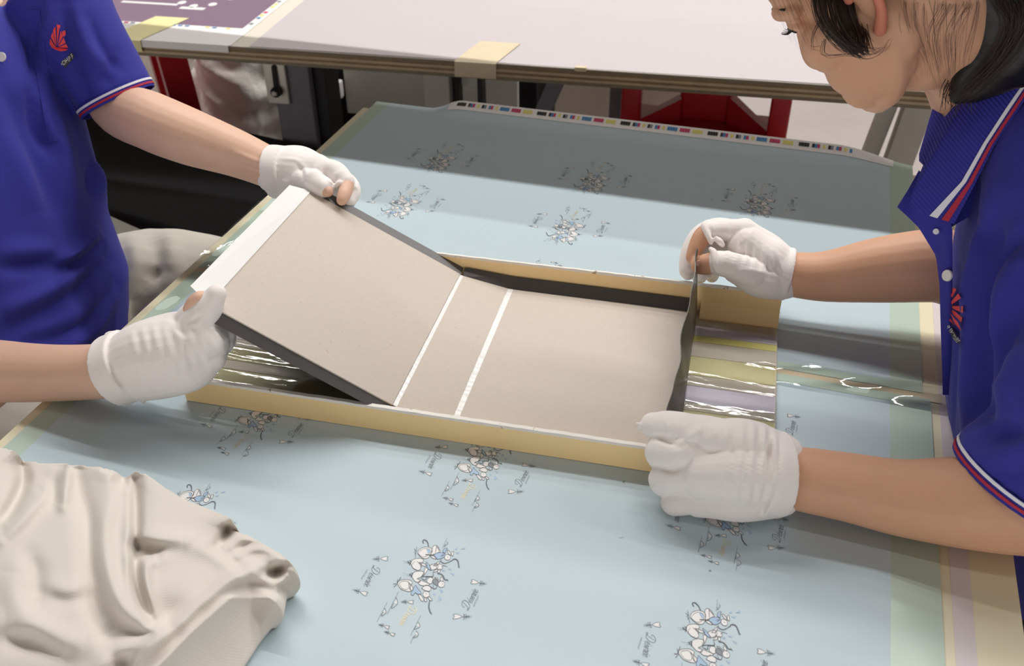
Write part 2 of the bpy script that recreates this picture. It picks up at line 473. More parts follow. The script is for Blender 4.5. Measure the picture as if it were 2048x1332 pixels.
# ---- the printed motif, drawn once in the plane of the sheet
def text_mesh(body, bold=0.0):
    cu = bpy.data.curves.new('t', 'FONT'); cu.body = body; cu.size = 1.0; cu.offset = bold
    cu.resolution_u = 2
    o = bpy.data.objects.new('t', cu); COL.objects.link(o)
    dg = bpy.context.evaluated_depsgraph_get(); dg.update()
    me = bpy.data.meshes.new_from_object(o.evaluated_get(dg))
    v = np.array([x.co[:2] for x in me.vertices]); f = [tuple(p.vertices) for p in me.polygons]
    bpy.data.objects.remove(o); bpy.data.curves.remove(cu); bpy.data.meshes.remove(me)
    v -= v.min(0); k = v.max(0)
    return v / k, f, k[0] / k[1]
SCRIPT = [  # the word in a flowing hand: strokes in units of the letter height
    [(.95, 2.15), (.85, 1.4), (.6, .55), (.25, .08), (-.1, .02), (-.25, .2), (-.05, .32), (.35, .15), (.9, .02), (1.5, .35), (1.85, 1.1), (1.7, 1.75), (1.2, 2.1), (.5, 2.05), (0, 1.75), (-.2, 1.35), (0, 1.1), (.25, 1.2)],
    [(2.2, .4), (2.65, .6), (2.75, .9), (2.5, 1.0), (2.25, .6), (2.3, .12), (2.6, .02), (2.95, .35)], [(2.6, 1.25), (2.85, 1.55)],
    [(2.95, .35), (3.35, 1.0), (3.3, .7), (3.45, .25), (3.2, 0), (3.0, .1)],
    [(3.65, .3), (3.95, 1.0), (3.8, .3), (3.9, 0), (4.2, .3)], [(4.02, 1.35), (4.08, 1.45)],
    [(4.2, .3), (4.45, 1.05), (4.5, .85), (4.85, .95), (4.7, .3), (4.8, 0), (5.1, .35)],
    [(5.1, .4), (5.5, .6), (5.6, .9), (5.35, 1.0), (5.1, .6), (5.15, .12), (5.45, .02), (5.8, .35)], [(5.5, 1.25), (5.75, 1.55)],
    [(5.8, .4), (6.2, .6), (6.3, .9), (6.05, 1.0), (5.8, .6), (5.85, .12), (6.15, .02), (6.5, .35)]]
class Print:
    def __init__(s): s.v = []; s.f = []; s.mi = []
    def stroke(s, P, w, mi, layer=2, closed=False, sub=4):
        P = np.array(P, float)
        if closed: P = np.vstack([P, P[:1]])
        if len(P) > 2: P, _ = catmull(np.c_[P, np.zeros(len(P))], np.zeros(len(P)), sub); P = P[:, :2]
        T = np.gradient(P, axis=0); T /= np.linalg.norm(T, axis=1)[:, None] + 1e-9
        N = np.c_[-T[:, 1], T[:, 0]]
        k = np.linspace(0, 1, len(P)); ww = w * .5 * (0.75 + .5 * np.sin(k * 3.14) ** .5) if not closed else np.full(len(P), w * .5)
        n = len(s.v)
        for p, q, a in zip(P, N, ww):
            s.v += [(p[0] + q[0] * a, p[1] + q[1] * a, layer), (p[0] - q[0] * a, p[1] - q[1] * a, layer)]
        for i in range(len(P) - 1):
            a = n + 2 * i; s.f.append((a + 1, a + 3, a + 2, a)); s.mi.append(mi)
    def fill(s, P, mi, layer=1, smooth=True):
        P = np.array(P, float)
        if smooth and len(P) > 3:
            Q = np.vstack([P, P[:1]]); Q, _ = catmull(np.c_[Q, np.zeros(len(Q))], np.zeros(len(Q)), 3); P = Q[:-1, :2]
        a = sum(P[i - 1][0] * P[i][1] - P[i][0] * P[i - 1][1] for i in range(len(P)))
        if a < 0: P = P[::-1]
        n = len(s.v); s.v += [(p[0], p[1], layer) for p in P]
        s.f.append(tuple(range(n, n + len(P)))); s.mi.append(mi)
INK, GREY, WHT, BLU, GLD = range(5)
pr = Print()
L0 = Z(923, 1237)[:2]
def cropmap(x0, y0, k):
    return lambda pts: [tuple(Z(x0 + x / k, y0 + y / k)[:2] - L0) for x, y in pts]
cm = cropmap(770, 1060, 6.661); ct = cropmap(680, 1100, 5.74); cr = cropmap(890, 1130, 10.245)
LW = .00037
def line(f, P, w=1.0, mi=INK, closed=False): pr.stroke(f(P), LW * w, mi, 3, closed)
def body(f, P, mi=WHT, w=1.0, ink=INK): pr.fill(f(P), mi, 1 if mi == WHT else 2); pr.stroke(f(P), LW * w, ink, 3, True)
def head(f, c, r, eye):
    P = [(c[0] + r * math.cos(a), c[1] + r * .92 * math.sin(a)) for a in np.linspace(0, 6.28, 11)[:-1]]
    pr.fill(f(P), WHT, 2); pr.stroke(f(P), LW * .9, INK, 3, True)
    pr.fill(f([(eye[0] + 5 * math.cos(a), eye[1] + 6 * math.sin(a)) for a in np.linspace(0, 6.28, 7)[:-1]]), INK, 3)
# first hare
body(cm, [(430, 322), (470, 272), (545, 247), (612, 262), (632, 300), (612, 345), (580, 392), (530, 405), (470, 375)])
line(cm, [(445, 325), (485, 288), (545, 268), (600, 285), (600, 320), (575, 360), (510, 382), (462, 355), (445, 325)], .8, GREY)
pr.fill(cm([(555, 280), (600, 280), (600, 315), (575, 335)]), BLU, 2)
body(cm, [(630, 272), (645, 238), (680, 226), (712, 250), (735, 312), (700, 325), (655, 345), (612, 350)])
line(cm, [(690, 240), (680, 285), (670, 330)]); line(cm, [(685, 235), (715, 280), (722, 310)])
body(cm, [(650, 358), (690, 332), (750, 326), (800, 345), (790, 382), (745, 405), (700, 410), (668, 385)], BLU)
line(cm, [(540, 350), (600, 355), (650, 358)], 2.2); body(cm, [(600, 365), (660, 370), (690, 408), (640, 400)])
body(cm, [(770, 312), (788, 276), (832, 262), (815, 295), (800, 332)], BLU)
head(cm, (835, 388), 40, (838, 386))
body(cm, [(830, 292), (856, 300), (882, 352), (850, 345)]); body(cm, [(884, 356), (890, 318), (915, 306), (906, 370)])
line(cm, [(740, 365), (790, 352), (745, 385)])
line(cm, [(745, 420), (755, 450), (795, 468), (850, 452), (890, 430)], 1.6)
line(cm, [(516, 202), (506, 172), (520, 156), (548, 162), (572, 195), (584, 248)], 2.4)
line(cm, [(890, 436), (912, 414), (950, 414), (975, 445), (985, 515), (996, 522)], 2.4)
for P in ([(420, 310), (392, 272)], [(422, 300), (425, 246)], [(415, 318), (395, 345)], [(415, 325), (408, 388)], [(410, 315), (388, 312)]): line(cm, P, 1.4)
# second hare
body(cm, [(345, 472), (365, 425), (420, 402), (495, 405), (520, 435), (495, 455), (485, 500), (470, 548), (425, 560), (375, 530)])
line(cm, [(430, 440), (470, 480), (480, 530)], .9); line(cm, [(400, 440), (360, 490), (385, 535), (430, 552)], .8, GREY)
body(cm, [(460, 450), (545, 480), (560, 500), (500, 498)])
body(cm, [(600, 492), (690, 470), (705, 525), (620, 555)]); body(cm, [(552, 448), (582, 480), (622, 556), (585, 545), (553, 500)], BLU)
body(cm, [(645, 500), (690, 460), (735, 438), (715, 478), (690, 498)]); head(cm, (730, 517), 40, (758, 515))
body(cm, [(640, 588), (665, 560), (705, 540), (690, 575)]); body(cm, [(700, 590), (712, 550), (740, 545), (728, 592)])
line(cm, [(770, 490), (835, 515)], 1.2); line(cm, [(770, 505), (810, 495)], 1.0)
for c in ((322, 448), (340, 470), (352, 440)):
    line(cm, [(c[0] - 22, c[1] - 10), c, (c[0] - 18, c[1] + 18)], 1.6)
line(cm, [(310, 455), (245, 432)], .7, GREY); line(cm, [(308, 462), (250, 465)], .7, GREY)
# third hare
body(cm, [(360, 645), (380, 592), (445, 570), (518, 580), (522, 610), (485, 650), (430, 672), (470, 690), (460, 720), (400, 705)])
body(cm, [(535, 520), (575, 545), (520, 625), (490, 640), (520, 590)])
body(cm, [(440, 725), (480, 695), (540, 715), (600, 745), (540, 765), (470, 755)])
line(cm, [(480, 665), (540, 690), (560, 650), (640, 640), (640, 600)], 1.5); line(cm, [(475, 650), (560, 640), (640, 650)], 1.4)
body(cm, [(555, 700), (590, 655), (640, 665), (630, 730), (580, 735)])
body(cm, [(640, 690), (680, 672), (715, 705), (700, 762), (660, 745), (630, 715)], GREY)
head(cm, (752, 745), 46, (768, 744))
body(cm, [(665, 655), (695, 660), (735, 710), (712, 715)]); body(cm, [(742, 692), (748, 648), (776, 670), (768, 712)])
line(cm, [(700, 605), (750, 612), (782, 645), (800, 685), (840, 690)], 2.2); line(cm, [(825, 675), (845, 708)], 1.4)
line(cm, [(600, 770), (640, 800), (675, 805), (700, 770)], 1.4); line(cm, [(640, 750), (650, 800)], 1.2)
for c in ((345, 615), (362, 636), (372, 605)):
    line(cm, [(c[0] - 22, c[1] - 8), c, (c[0] - 16, c[1] + 18)], 1.6)
line(cm, [(330, 620), (240, 600)], .7, GREY); line(cm, [(335, 632), (290, 638)], .7, GREY)
# fourth hare
body(cm, [(170, 738), (190, 700), (260, 682), (335, 690), (370, 722), (345, 755), (340, 800), (345, 840), (290, 838), (210, 805)])
line(cm, [(192, 738), (215, 712), (280, 702), (318, 720), (322, 785), (285, 815), (225, 795), (192, 738)], .8, GREY)
body(cm, [(318, 720), (375, 790), (372, 830), (335, 815)])
body(cm, [(410, 758), (438, 800), (488, 868), (440, 878), (402, 858), (380, 892), (350, 880), (362, 832), (388, 790)], BLU)
body(cm, [(490, 800), (550, 755), (612, 788), (600, 835), (540, 830)])
head(cm, (552, 882), 44, (550, 872))
body(cm, [(528, 925), (545, 925), (560, 972), (532, 972)]); body(cm, [(570, 925), (598, 915), (632, 960), (600, 958)])
body(cm, [(440, 880), (475, 885), (510, 930), (515, 972), (480, 958)])
line(cm, [(598, 960), (586, 1040), (602, 1110), (625, 1142)], 2.4)
for P in ([(165, 730), (215, 652)], [(165, 725), (170, 680)], [(160, 738), (112, 742)], [(162, 745), (118, 785)], [(168, 722), (190, 690)]): line(cm, P, 1.8)
for P in ([(925, 280), (968, 250), (960, 285)], [(1005, 282), (1070, 244), (1065, 276)], [(942, 322), (1000, 315), (970, 342)],
          [(755, 555), (797, 548), (795, 578)], [(835, 542), (880, 530), (884, 560)], [(870, 592), (925, 608), (920, 634)],
          [(725, 812), (777, 830), (760, 862)], [(642, 862), (680, 872), (650, 902)], [(716, 896), (760, 940), (712, 976)]):
    pr.fill(cm(P), BLU, 2, smooth=False)
# hills, little flies, words
for a, b, pk in (((675, 495), (545, 755), [(640, 560), (655, 585), (660, 640), (590, 692), (622, 625)]),
                 ((545, 620), (425, 845), [(505, 690), (520, 695), (530, 742), (475, 778), (498, 730)]),
                 ((930, 770), (810, 1005), [(895, 850), (905, 855), (918, 900), (850, 932), (880, 890)]),
                 ((850, 1000), (810, 1092), [(870, 950), (885, 955), (902, 1000), (845, 1032), (872, 990)])):
    line(ct, [a, b], .8); line(ct, pk, .9)
    pr.fill(ct([pk[1], pk[2], pk[4]]), WHT, 1, smooth=False)
line(cm, [(828, 125), (768, 265)], .7); line(cm, [(820, 180), (840, 200), (790, 245), (810, 205)], .8)
def fly(f, c, tip, k=1.0):
    c = np.array(c, float); t = np.array(tip, float); d = t - c; l = np.linalg.norm(d); d /= l; n = np.array([-d[1], d[0]])
    P = lambda a, b: tuple(c + d * a * l + n * b * l)
    pr.fill(f([P(.12, 0), P(.6, .2), P(.95, .2), P(.85, 0), P(.98, -.18), P(.6, -.16)]), WHT, 1)
    line(f, [P(.1, 0), P(.6, .22), P(.95, .22), P(.86, .02), P(1.0, -.18), P(.6, -.18), P(.1, 0)], .8)
    for a, b in ((.0, .28), (-.18, .25), (.02, -.3), (-.2, -.25), (-.42, .1), (-.42, -.1), (-.5, .0)):
        line(f, [P(0, 0), P(a, b), P(a - .08, b * .5), P(-.1, 0)], .42 * k)
    line(f, [P(.1, 0), P(-.35, 0)], .9 * k)
    for b in (-.08, 0, .1): line(f, [P(-.3, b * .5), P(-.75, b)], .5, GREY)
fly(ct, (450, 120), (556, 115)); fly(ct, (220, 495), (318, 525)); fly(ct, (762, 615), (850, 615))
fly(ct, (495, 888), (572, 910)); fly(ct, (558, 970), (632, 995)); fly(cr, (720, 405), (530, 375)); fly(cr, (385, 1095), (165, 1095))
def word(f, a, b, h, mi, w=1.0):
    """the script word from a to b, letters h tall towards the side given by h"""
    a = np.array(f([a])[0]); b = np.array(f([b])[0]); e = (b - a) / 6.6; hh = np.array(f([h])[0]) - a
    up = hh / 2.1
    for s_ in SCRIPT:
        pr.stroke([tuple(a + e * x + up * (y if y < 2.2 else 2.2)) for x, y in s_], LW * w, mi, 3)
def smallword(f, a, b, h, mi):
    v, fc, asp = text_mesh('CHOCOLAT')
    a = np.array(f([a])[0]); b = np.array(f([b])[0]); hh = np.array(f([h])[0]) - a
    n = len(pr.v); pr.v += [(*(a + (b - a) * x + hh * y), 3) for x, y in v]
    up = (b - a)[0] * hh[1] - (b - a)[1] * hh[0] > 0
    for q in fc: pr.f.append(tuple(i + n for i in (q if up else q[::-1]))); pr.mi.append(mi)
word(cr, (480, 960), (690, 560), (330, 845), INK, .72); smallword(cr, (600, 890), (705, 665), (570, 880), GREY)
word(ct, (380, 200), (270, 430), (470, 245), INK, .72); smallword(ct, (312, 238), (240, 352), (325, 246), GREY)
word(ct, (800, 665), (668, 880), (890, 700), GLD, .75)
PV = np.array(pr.v); PL = PV[:, 2].copy()
print_mats = [M['ink'], M['inkgrey'], M['inkwhite'], M['inkblue'], M['gold']]
STEP_X, STEP_Y = .25392, .15924
# triangulate the ngons once
def tri(V, F, mi):
    bm = bmesh.new(); vs = [bm.verts.new((v[0], v[1], 0)) for v in V]
    FF = []; MI = []
    from mathutils.geometry import tessellate_polygon
    for f, m in zip(F, mi):
        if len(f) <= 4: FF.append(f); MI.append(m); continue
        for t in tessellate_polygon([[Vector((V[i][0], V[i][1], 0)) for i in f]]):
            t = tuple(f[i] for i in t)
            a = (V[t[1]][0] - V[t[0]][0]) * (V[t[2]][1] - V[t[0]][1]) - (V[t[1]][1] - V[t[0]][1]) * (V[t[2]][0] - V[t[0]][0])
            FF.append(t if a > 0 else t[::-1]); MI.append(m)
    bm.free(); return FF, MI
PF, PM = tri(PV, pr.f, pr.mi)
def stamp(root, ox, oy, flip, zf, clip):
    s_ = -1.0 if flip else 1.0
    X = ox + s_ * PV[:, 0]; Y = oy + s_ * PV[:, 1]
    ok = (X > GX0) & (X < SX1) & (Y > clip[0] + .003) & (Y < clip[1] - .003)
    F = []; mi = []
    for f, m in zip(PF, PM):
        if all(ok[i] for i in f): F.append(f); mi.append(m)
    if len(F) < 5: return
    use = sorted({i for f in F for i in f}); idx = {k: i for i, k in enumerate(use)}
    V = [(X[i], Y[i], zf(X[i], Y[i]) + .00012 * PL[i]) for i in use]
    obj('printed_motif', V, [tuple(idx[i] for i in f) for f in F], print_mats, root, mi=mi)
oA = L0
for i in (-1, 0, 1):
    for j in (-2, -1, 0, 1):
        stamp(near_sheet, oA[0] + i * STEP_X, oA[1] - j * STEP_Y, False, zf_near, (.30, .947))
for i in (0, 1, 2):
    for j in (0, 1, 2):
        stamp(far_sheet, -.5933 + i * STEP_X, 1.3866 - j * STEP_Y, True, zf_far, (.952, 1.530))
# colour control bar on the white margin of the far sheet
mb = MB(); cols = 'kkkk.kcm y.kg cm y.cccc.mmmm.yyyy..'
key = {'k': 0, 'c': 1, 'm': 2, 'y': 3, 'g': 4}
def strip(mb, x0, x1, y0, y1, mi, dz):
    n = max(1, int((x1 - x0) / .008))
    for q in range(n):
        a = x0 + (x1 - x0) * q / n; b = x0 + (x1 - x0) * (q + 1) / n
        mb.add([(a, y0, zf_far(a, y0) + dz), (b, y0, zf_far(b, y0) + dz), (b, y1, zf_far(b, y1) + dz), (a, y1, zf_far(a, y1) + dz)], [(0, 1, 2, 3)], mi)
strip(mb, -.60, SX1 - .03, 1.531, 1.5515, 5, .0009)
x = -.585; k = 0
while x < .085:
    c = cols[k % len(cols)]
    if c in key: strip(mb, x, x + .0040, 1.5385, 1.5465, key[c], .0013)
    x += .0042; k += 1
mb.obj('colour_bar', [M['blackink'], M['cyan'], M['magenta'], M['yellowink'], M['inkgrey'], M['paperwhite']], far_sheet)
# clear tape over the seam between the two sheets, beige paper showing in the gap
def seam(u, v):
    x = -.74 + .945 * u; y = .922 + .05 * v
    return (x, y, .0038 + .0016 * math.sin(31 * x + 5 * v) * math.sin(9 * x) + .0012 * math.sin(60 * x - 7 * v) * math.sin(3.1 * v))
V, F = grid(seam, 120, 8)
ct_ = tag(obj('clear_tape', V, F, M['filmflat'], None, True), 'long wrinkled clear tape sealing the seam between two blue sheets', 'tape')
def edge_film(u, v):
    y = .70 + .46 * u; x = -.758 + .052 * v
    return (x, y, .0026 + .0012 * math.sin(47 * y + 4 * v) * math.sin(2.5 * v + .4) + .0008 * math.sin(90 * y - 9 * v))
V, F = grid(edge_film, 90, 8)
tag(obj('clear_tape', V, [f[::-1] for f in F], M['filmflat'], None, True), 'clear wrinkled tape along the cream table edge beside the raised lid', 'tape')
MB().box(W, (SX0, .940, .0006), (SX1 + .02, .956, .0010)).obj('seam_paper', M['masking'], wt)

# ------------------------------------------------------------------ second table
A2 = math.radians(6.15)
t2 = frame((-1.191, 1.736), A2)
tb = empty('second_table', tuple(t2(.5, .3, 0)[:2]) + (FZ,), 'plywood-edged table behind the worktable, topped with a lilac-white cover', 'table')
plies = [('plyC', -.034, -.0265), ('plyA', -.0265, -.0215), ('plyB', -.0215, -.0165), ('plyA', -.0165, -.0115), ('plyB', -.0115, -.0065), ('plyC', -.0065, -.0012)]
for i, (m, a, b) in enumerate(plies):
    e = (0, .001, -.0006, .0008, -.0008, .0004)[i]
    mb = MB(); n = 26; xs = np.linspace(-1.0, 1.75, n)
    rr = np.random.RandomState(i)
    fr = [t2(x, -e + rr.uniform(-.0007, .0007), 0) for x in xs]; bk = [t2(x, .60, 0) for x in xs]
    for q in range(n - 1):
        mb.hexa([fr[q] + [0, 0, a], fr[q + 1] + [0, 0, a], bk[q + 1] + [0, 0, a], bk[q] + [0, 0, a],
                 fr[q] + [0, 0, b], fr[q + 1] + [0, 0, b], bk[q + 1] + [0, 0, b], bk[q] + [0, 0, b]])
    mb.obj('plywood_ply', M[m], tb)
MB().box(t2, (-1.0, .0, -.0012), (1.75, .6, 0), bev=.0004).obj('cream_cover', M['cream2'], tb)
V, F = sheet(lambda u, v: tuple(t2(.075 + 1.66 * u + .06 * v * 0, .002 + .57 * v, .0012 + .0004 * math.sin(11 * u + 5 * v))), 40, 16, .0005)
# slanted start of the cover
V = [tuple(v) for v in V]
cov = tag(obj('table_cover', V, F, M['coverwhite'], None, True), 'large lilac-white cover sheet spread over the plywood-edged table', 'cover sheet')
# printed purple sheet folded over the edge
ps = empty('print_sheet', t2(-.35, .2, .001), 'purple print with white margins folded over the far table edge', 'printed sheet')
def rect(name, x0, x1, y0, y1, z, m, parent, sk=0.0):
    V, F = sheet(lambda u, v: tuple(t2(x0 + (x1 - x0) * u + sk * v, y0 + (y1 - y0) * v, z)), 4, 4, .0003)
    return obj(name, V, F, m, parent)
rect('white_paper', -.95, .035, -.002, .56, .0012, M['paperwhite'], ps)
V, F = sheet(lambda u, v: tuple(t2(-.95 + .98 * u, -.0028 - .002 * math.sin(8 * u) * v, .0012 - (.018 + .004 * math.sin(5 * u)) * v)), 40, 3, .0004)
obj('white_flap', V, [f[::-1] for f in F], M['paperwhite'], ps)
rect('purple_field', -.46, .015, .105, .56, .0016, M['purple'], ps)
rect('tan_field', -.95, -.46, .120, .56, .0016, M['tanprint'], ps, -.0)
mb = MB()
key2 = [M['cyan'], M['magenta'], M['yellowink'], M['inkgrey']]
r2 = random.Random(3); x = -.9
while x < .01:
    if r2.random() < .7:
        mb.box(t2, (x, .094, .0015), (x + .010, .101, .0019), r2.randrange(4))
    x += .016
y = .11
while y < .5:
    if r2.random() < .7: mb.box(t2, (.018, y, .0015), (.026, y + .012, .0019), r2.randrange(4))
    y += .02
mb.obj('colour_marks', key2, ps)['kind'] = 'stuff'
mb = MB()
for k in range(7):
    a = math.pi * (.9 + 1.2 * k / 6)
    c = (-.16 + .065 * math.cos(a), .33 + .10 * math.sin(a))
    mb.add(*loft([[t2(c[0] + .010 * math.cos(b), c[1] + .013 * math.sin(b), .0018 + zz) for b in np.linspace(0, 6.28, 11)[:-1]] for zz in (0, .0003)]))
mb.box(t2, (-.34, .225, .0018), (-.20, .238, .0021)); mb.box(t2, (-.185, .205, .0018), (-.125, .222, .0021))
mb.obj('white_print', M['inkwhite'], ps)['kind'] = 'stuff'
# tapes
def tape(name, x0, x1, y1, drop, m, label, sk=.0):
    P = [(y1, .0024), (.03, .0024), (.002, .0024), (-.0055, .0005), (-.0065, -drop)]
    V, F = sheet(lambda u, v: tuple(t2(x0 + (x1 - x0) * u + sk * P[int(round(v * 4))][0], P[int(round(v * 4))][0], P[int(round(v * 4))][1])), 4, 4, .0004)
    return tag(obj(name, V, [f[::-1] for f in F], m, None), label, 'tape')
tape('paper_tape', -.245, -.165, .145, .024, M['yellowpaper'], 'pale yellow tape holding the purple print to the table edge', .25)
tape('masking_tape', .515, .600, .115, .030, M['masking'], 'beige masking tape folded over the edge of the lilac-white table cover', .22)
MB().box(t2, (.755, -.004, -.004), (.778, .008, .004), bev=.001).obj('edge_chip', M['masking'], tb)
# legs and frame
def leg_box(fr, x0, x1, y0, y1, m, name, parent, z1=-.034):
    return MB().box(fr, (x0, y0, FZ), (x1, y1, z1), bev=.003).obj(name, m, parent)
l = leg_box(t2, .07, .155, .10, .16, M['dark_steel'], 'leg', tb)
MB().box(t2, (.055, .090, -.16), (.105, .098, -.036), bev=.002).obj('slotted_plate', M['zinc'], l)
mb = MB(); mb.tube([t2(.082, .088, -.075), t2(.082, .084, -.125)], .006, 8); mb.obj('slot', M['black'], l)
mb = MB(); mb.tube([t2(.082, .091, -.128), t2(.082, .078, -.128)], [.012, .012], 12, 1); mb.tube([t2(.082, .080, -.128), t2(.082, .072, -.128)], [.008, .008], 6)
mb.obj('bolt', [M['zinc'], M['black']], l)
leg_box(t2, .155, .185, .12, .2, M['black'], 'leg_channel', tb)
leg_box(t2, .385, .445, .20, .26, M['steel'], 'leg', tb)
leg_box(t2, .450, .462, .22, .26, M['black'], 'leg_edge', tb); leg_box(t2, .505, .517, .22, .26, M['black'], 'leg_edge', tb)
MB().box(t2, (.462, .25, -.15), (.505, .255, -.04)).obj('leg_web', M['panel'], tb)
mb = MB(); mb.hexa([t2(.53, .28, -.45), t2(.57, .28, -.45), t2(.57, .31, -.45), t2(.53, .31, -.45), t2(.70, .28, -.036), t2(.74, .28, -.036), t2(.74, .31, -.036), t2(.70, .31, -.036)])
mb.obj('brace', M['dark_steel'], tb)
leg_box(t2, .78, .81, .50, .53, M['dark_steel'], 'leg', tb)
# right-hand trestle
mb = MB(); mb.hexa([t2(1.40, .36, FZ), t2(1.46, .36, FZ), t2(1.46, .40, FZ), t2(1.40, .40, FZ), t2(1.455, .30, -.036), t2(1.515, .30, -.036), t2(1.515, .34, -.036), t2(1.455, .34, -.036)])
mb.obj('leg', M['steel'], tb)
mb = MB(); mb.hexa([t2(1.34, .42, FZ), t2(1.375, .42, FZ), t2(1.375, .45, FZ), t2(1.34, .45, FZ), t2(1.415, .32, -.036), t2(1.45, .32, -.036), t2(1.45, .35, -.036), t2(1.415, .35, -.036)])
mb.obj('brace', M['steel'], tb)
# unseen board added above the gap between the tables to shade the sheets
hb = empty('added_shade_board', (-.6, 1.70, .45), 'long unseen board on rods, added above the gap between the tables for its shade', 'board')
MB().box(W, (-2.3, 1.515, .45), (.85, 1.93, .47), bev=.003).obj('board', M['panel'], hb)
for x in (-2.1, -.7, .7):
    mb = MB(); mb.tube([(x, 1.85, .46), (x, 1.85, 3.6)], .006, 8); mb.obj('rod', M['steel'], hb)
# ------------------------------------------------------------------ tray jig
TR = frame((-.602, .700), math.atan2(.0732, .9973))
L_, W_ = .640, .299
tray = empty('assembly_tray', TR(.32, .15, .002), 'long tan board tray with white worn rims lying on the blue sheets', 'tray')
ZB = .0025
MB().box(TR, (0, .004, ZB), (L_, W_, ZB + .004), bev=.001).obj('base_board', M['greystrip'], tray)
def wall(t0, t1, h0, h1, name):
    mb = MB(); n = 24; r_ = np.random.RandomState(5)
    for k in range(n):
        a, b = L_ * k / n, L_ * (k + 1) / n
        mb.hexa([TR(a, t0, ZB), TR(b, t0, ZB), TR(b, t1, ZB), TR(a, t1, ZB), TR(a, t0, h0), TR(b, t0, h0), TR(b, t1, h0), TR(a, t1, h0)])
    return mb.obj(name, M['kraft'], tray)
def rim(t0, t1, h, nm):
    mb = MB(); r_ = np.random.RandomState(2); n = 60
    hs = h + r_.uniform(-.0004, .0006, n + 1)
    for k in range(n):
        a, b = L_ * k / n, L_ * (k + 1) / n
        mb.hexa([TR(a, t0 - .0003, h - .003), TR(b, t0 - .0003, h - .003), TR(b, t1 + .0003, h - .003), TR(a, t1 + .0003, h - .003),
                 TR(a, t0 + .0004, hs[k]), TR(b, t0 + .0004, hs[k + 1]), TR(b, t1 - .0004, hs[k + 1]), TR(a, t1 - .0004, hs[k])])
    return mb.obj(nm, M['kraftrim'], tray)
wall(0, .0055, .032, .032, 'front_wall'); rim(0, .0055, .0345, 'front_rim')
wall(.2955, .299, .0455, .0455, 'back_wall'); rim(.2955, .299, .047, 'back_rim')
# crease along the inside foot of the back wall
V, F = sheet(lambda u, v: tuple(TR(.545 + .095 * u, .278 + .0172 * v, ZB + .0045 + .016 * v ** 1.5)), 6, 4, .0004)
obj('fold_strip', V, F, M['kraft'], tray, True)
# strips of tape on the base, running along the tray
t = .008; seq = [('greystrip', .020), ('oliveboard', .030), ('greystrip', .016), ('oliveboard', .026), ('greystrip', .014), ('lilac', .030), ('greystrip', .020),
                 ('oliveboard', .036), ('greystrip', .030), ('yellowtape', .013), ('lilac', .020)]
for m, w in seq:
    MB().box(TR, (.0015, t, ZB + .004), (L_ - .001, t + w - .0006, ZB + .0052), bev=.0004).obj('tape_strip', M[m], tray)
    t += w
def filmfn(u, v):
    s_ = .002 + (L_ - .004) * u; t_ = .010 + .268 * v
    z = ZB + .0066 + .0008 * math.sin(60 * t_ + 4 * s_) * math.sin(23 * s_ + 9 * t_) + .0006 * math.sin(140 * t_ + 6 * s_)
    return tuple(TR(s_, t_, z))
V, F = grid(filmfn, 80, 60)
obj('clear_film', V, F, M['film'], tray, True)

# ------------------------------------------------------------------ folding box case
bx = empty('box_case', TR(.39, .145, .009), 'unfolded grey-board box case with black cover edges, held open in the tray', 'box')
def panel(name, p, th=.0022, m='greyboard'):
    """p: four corner points, ccw seen from above"""
    P = [np.array(q, float) for q in p]
    V, F = sheet(lambda u, v: tuple((P[0] * (1 - u) + P[1] * u) * (1 - v) + (P[3] * (1 - u) + P[2] * u) * v), 10, 10, th)
    return obj(name, V, F, M[m], bx)
BZ = .0160
b0 = [TR(.3095, .0095, BZ), TR(.538, .0095, BZ - .001), TR(.538, .2800, BZ - .001), TR(.3095, .2800, BZ)]
panel('base_board', b0)
h1 = [TR(.2445, .0115, .0285), TR(.2440, .2800, .0275)]
s0 = [h1[0], TR(.3030, .0100, BZ + .0005), TR(.3025, .2800, BZ + .0005), h1[1]]
panel('spine_board', s0)
LS = .2208
def lidp(k, side, out=0.0, lift=0.0):
    """k metres up the lid from its hinge, side 0 = near edge, 1 = far edge"""
    a, b = ((.2390, .0135, .0290), .5368) if not side else ((.2388, .2830, .0280), .448)
    (s_, t_, z_), th = a, b
    dt = -.0130 * k / LS if not side else .006 * k / LS
    o = -out if not side else out
    return TR(s_ - k * math.cos(th), t_ + dt + o, z_ + k * math.sin(th) + lift)
panel('lid_board', [lidp(LS, 0), lidp(0, 0), lidp(0, 1), lidp(LS, 1)])
# white glued flap on the lid's free edge, corners cut
P = [lidp(LS + .020, 0, -.010, .001), lidp(LS - .006, 0, 0, .0012), lidp(LS - .006, 1, 0, .0012), lidp(LS + .020, 1, -.012, .001)]
mb = MB(); mb.hexa([q - [0, 0, .0006] for q in P] + P)
mb.obj('glue_flap', M['glue'], bx)
# black cover paper showing past the boards: lid edges, spine edges, base edges
def ribbon(name, inner, outer, th=.0007, m='wrap'):
    n = len(inner); A = [np.array(q, float) for q in inner]; B = [np.array(q, float) for q in outer]
    mb = MB()
    for k in range(n - 1):
        lo = [A[k], A[k + 1], B[k + 1], B[k]]
        nn = np.cross(lo[1] - lo[0], lo[3] - lo[0]); nn /= np.linalg.norm(nn)
        mb.hexa([q - nn * th for q in lo] + lo)
    return mb.obj(name, M[m], bx)
ks = np.linspace(-.001, LS - .006, 9)
ribbon('cover_edge', [lidp(k, 0, 0, -.0018) for k in ks], [lidp(k, 0, .0020 + .0085 * min(1, k / .03 + .25), -.0075 - .004 * k / LS) for k in ks])
ribbon('cover_edge', [lidp(k, 1, 0, -.0012) for k in ks], [lidp(k, 1, .0125, .0020) for k in ks])
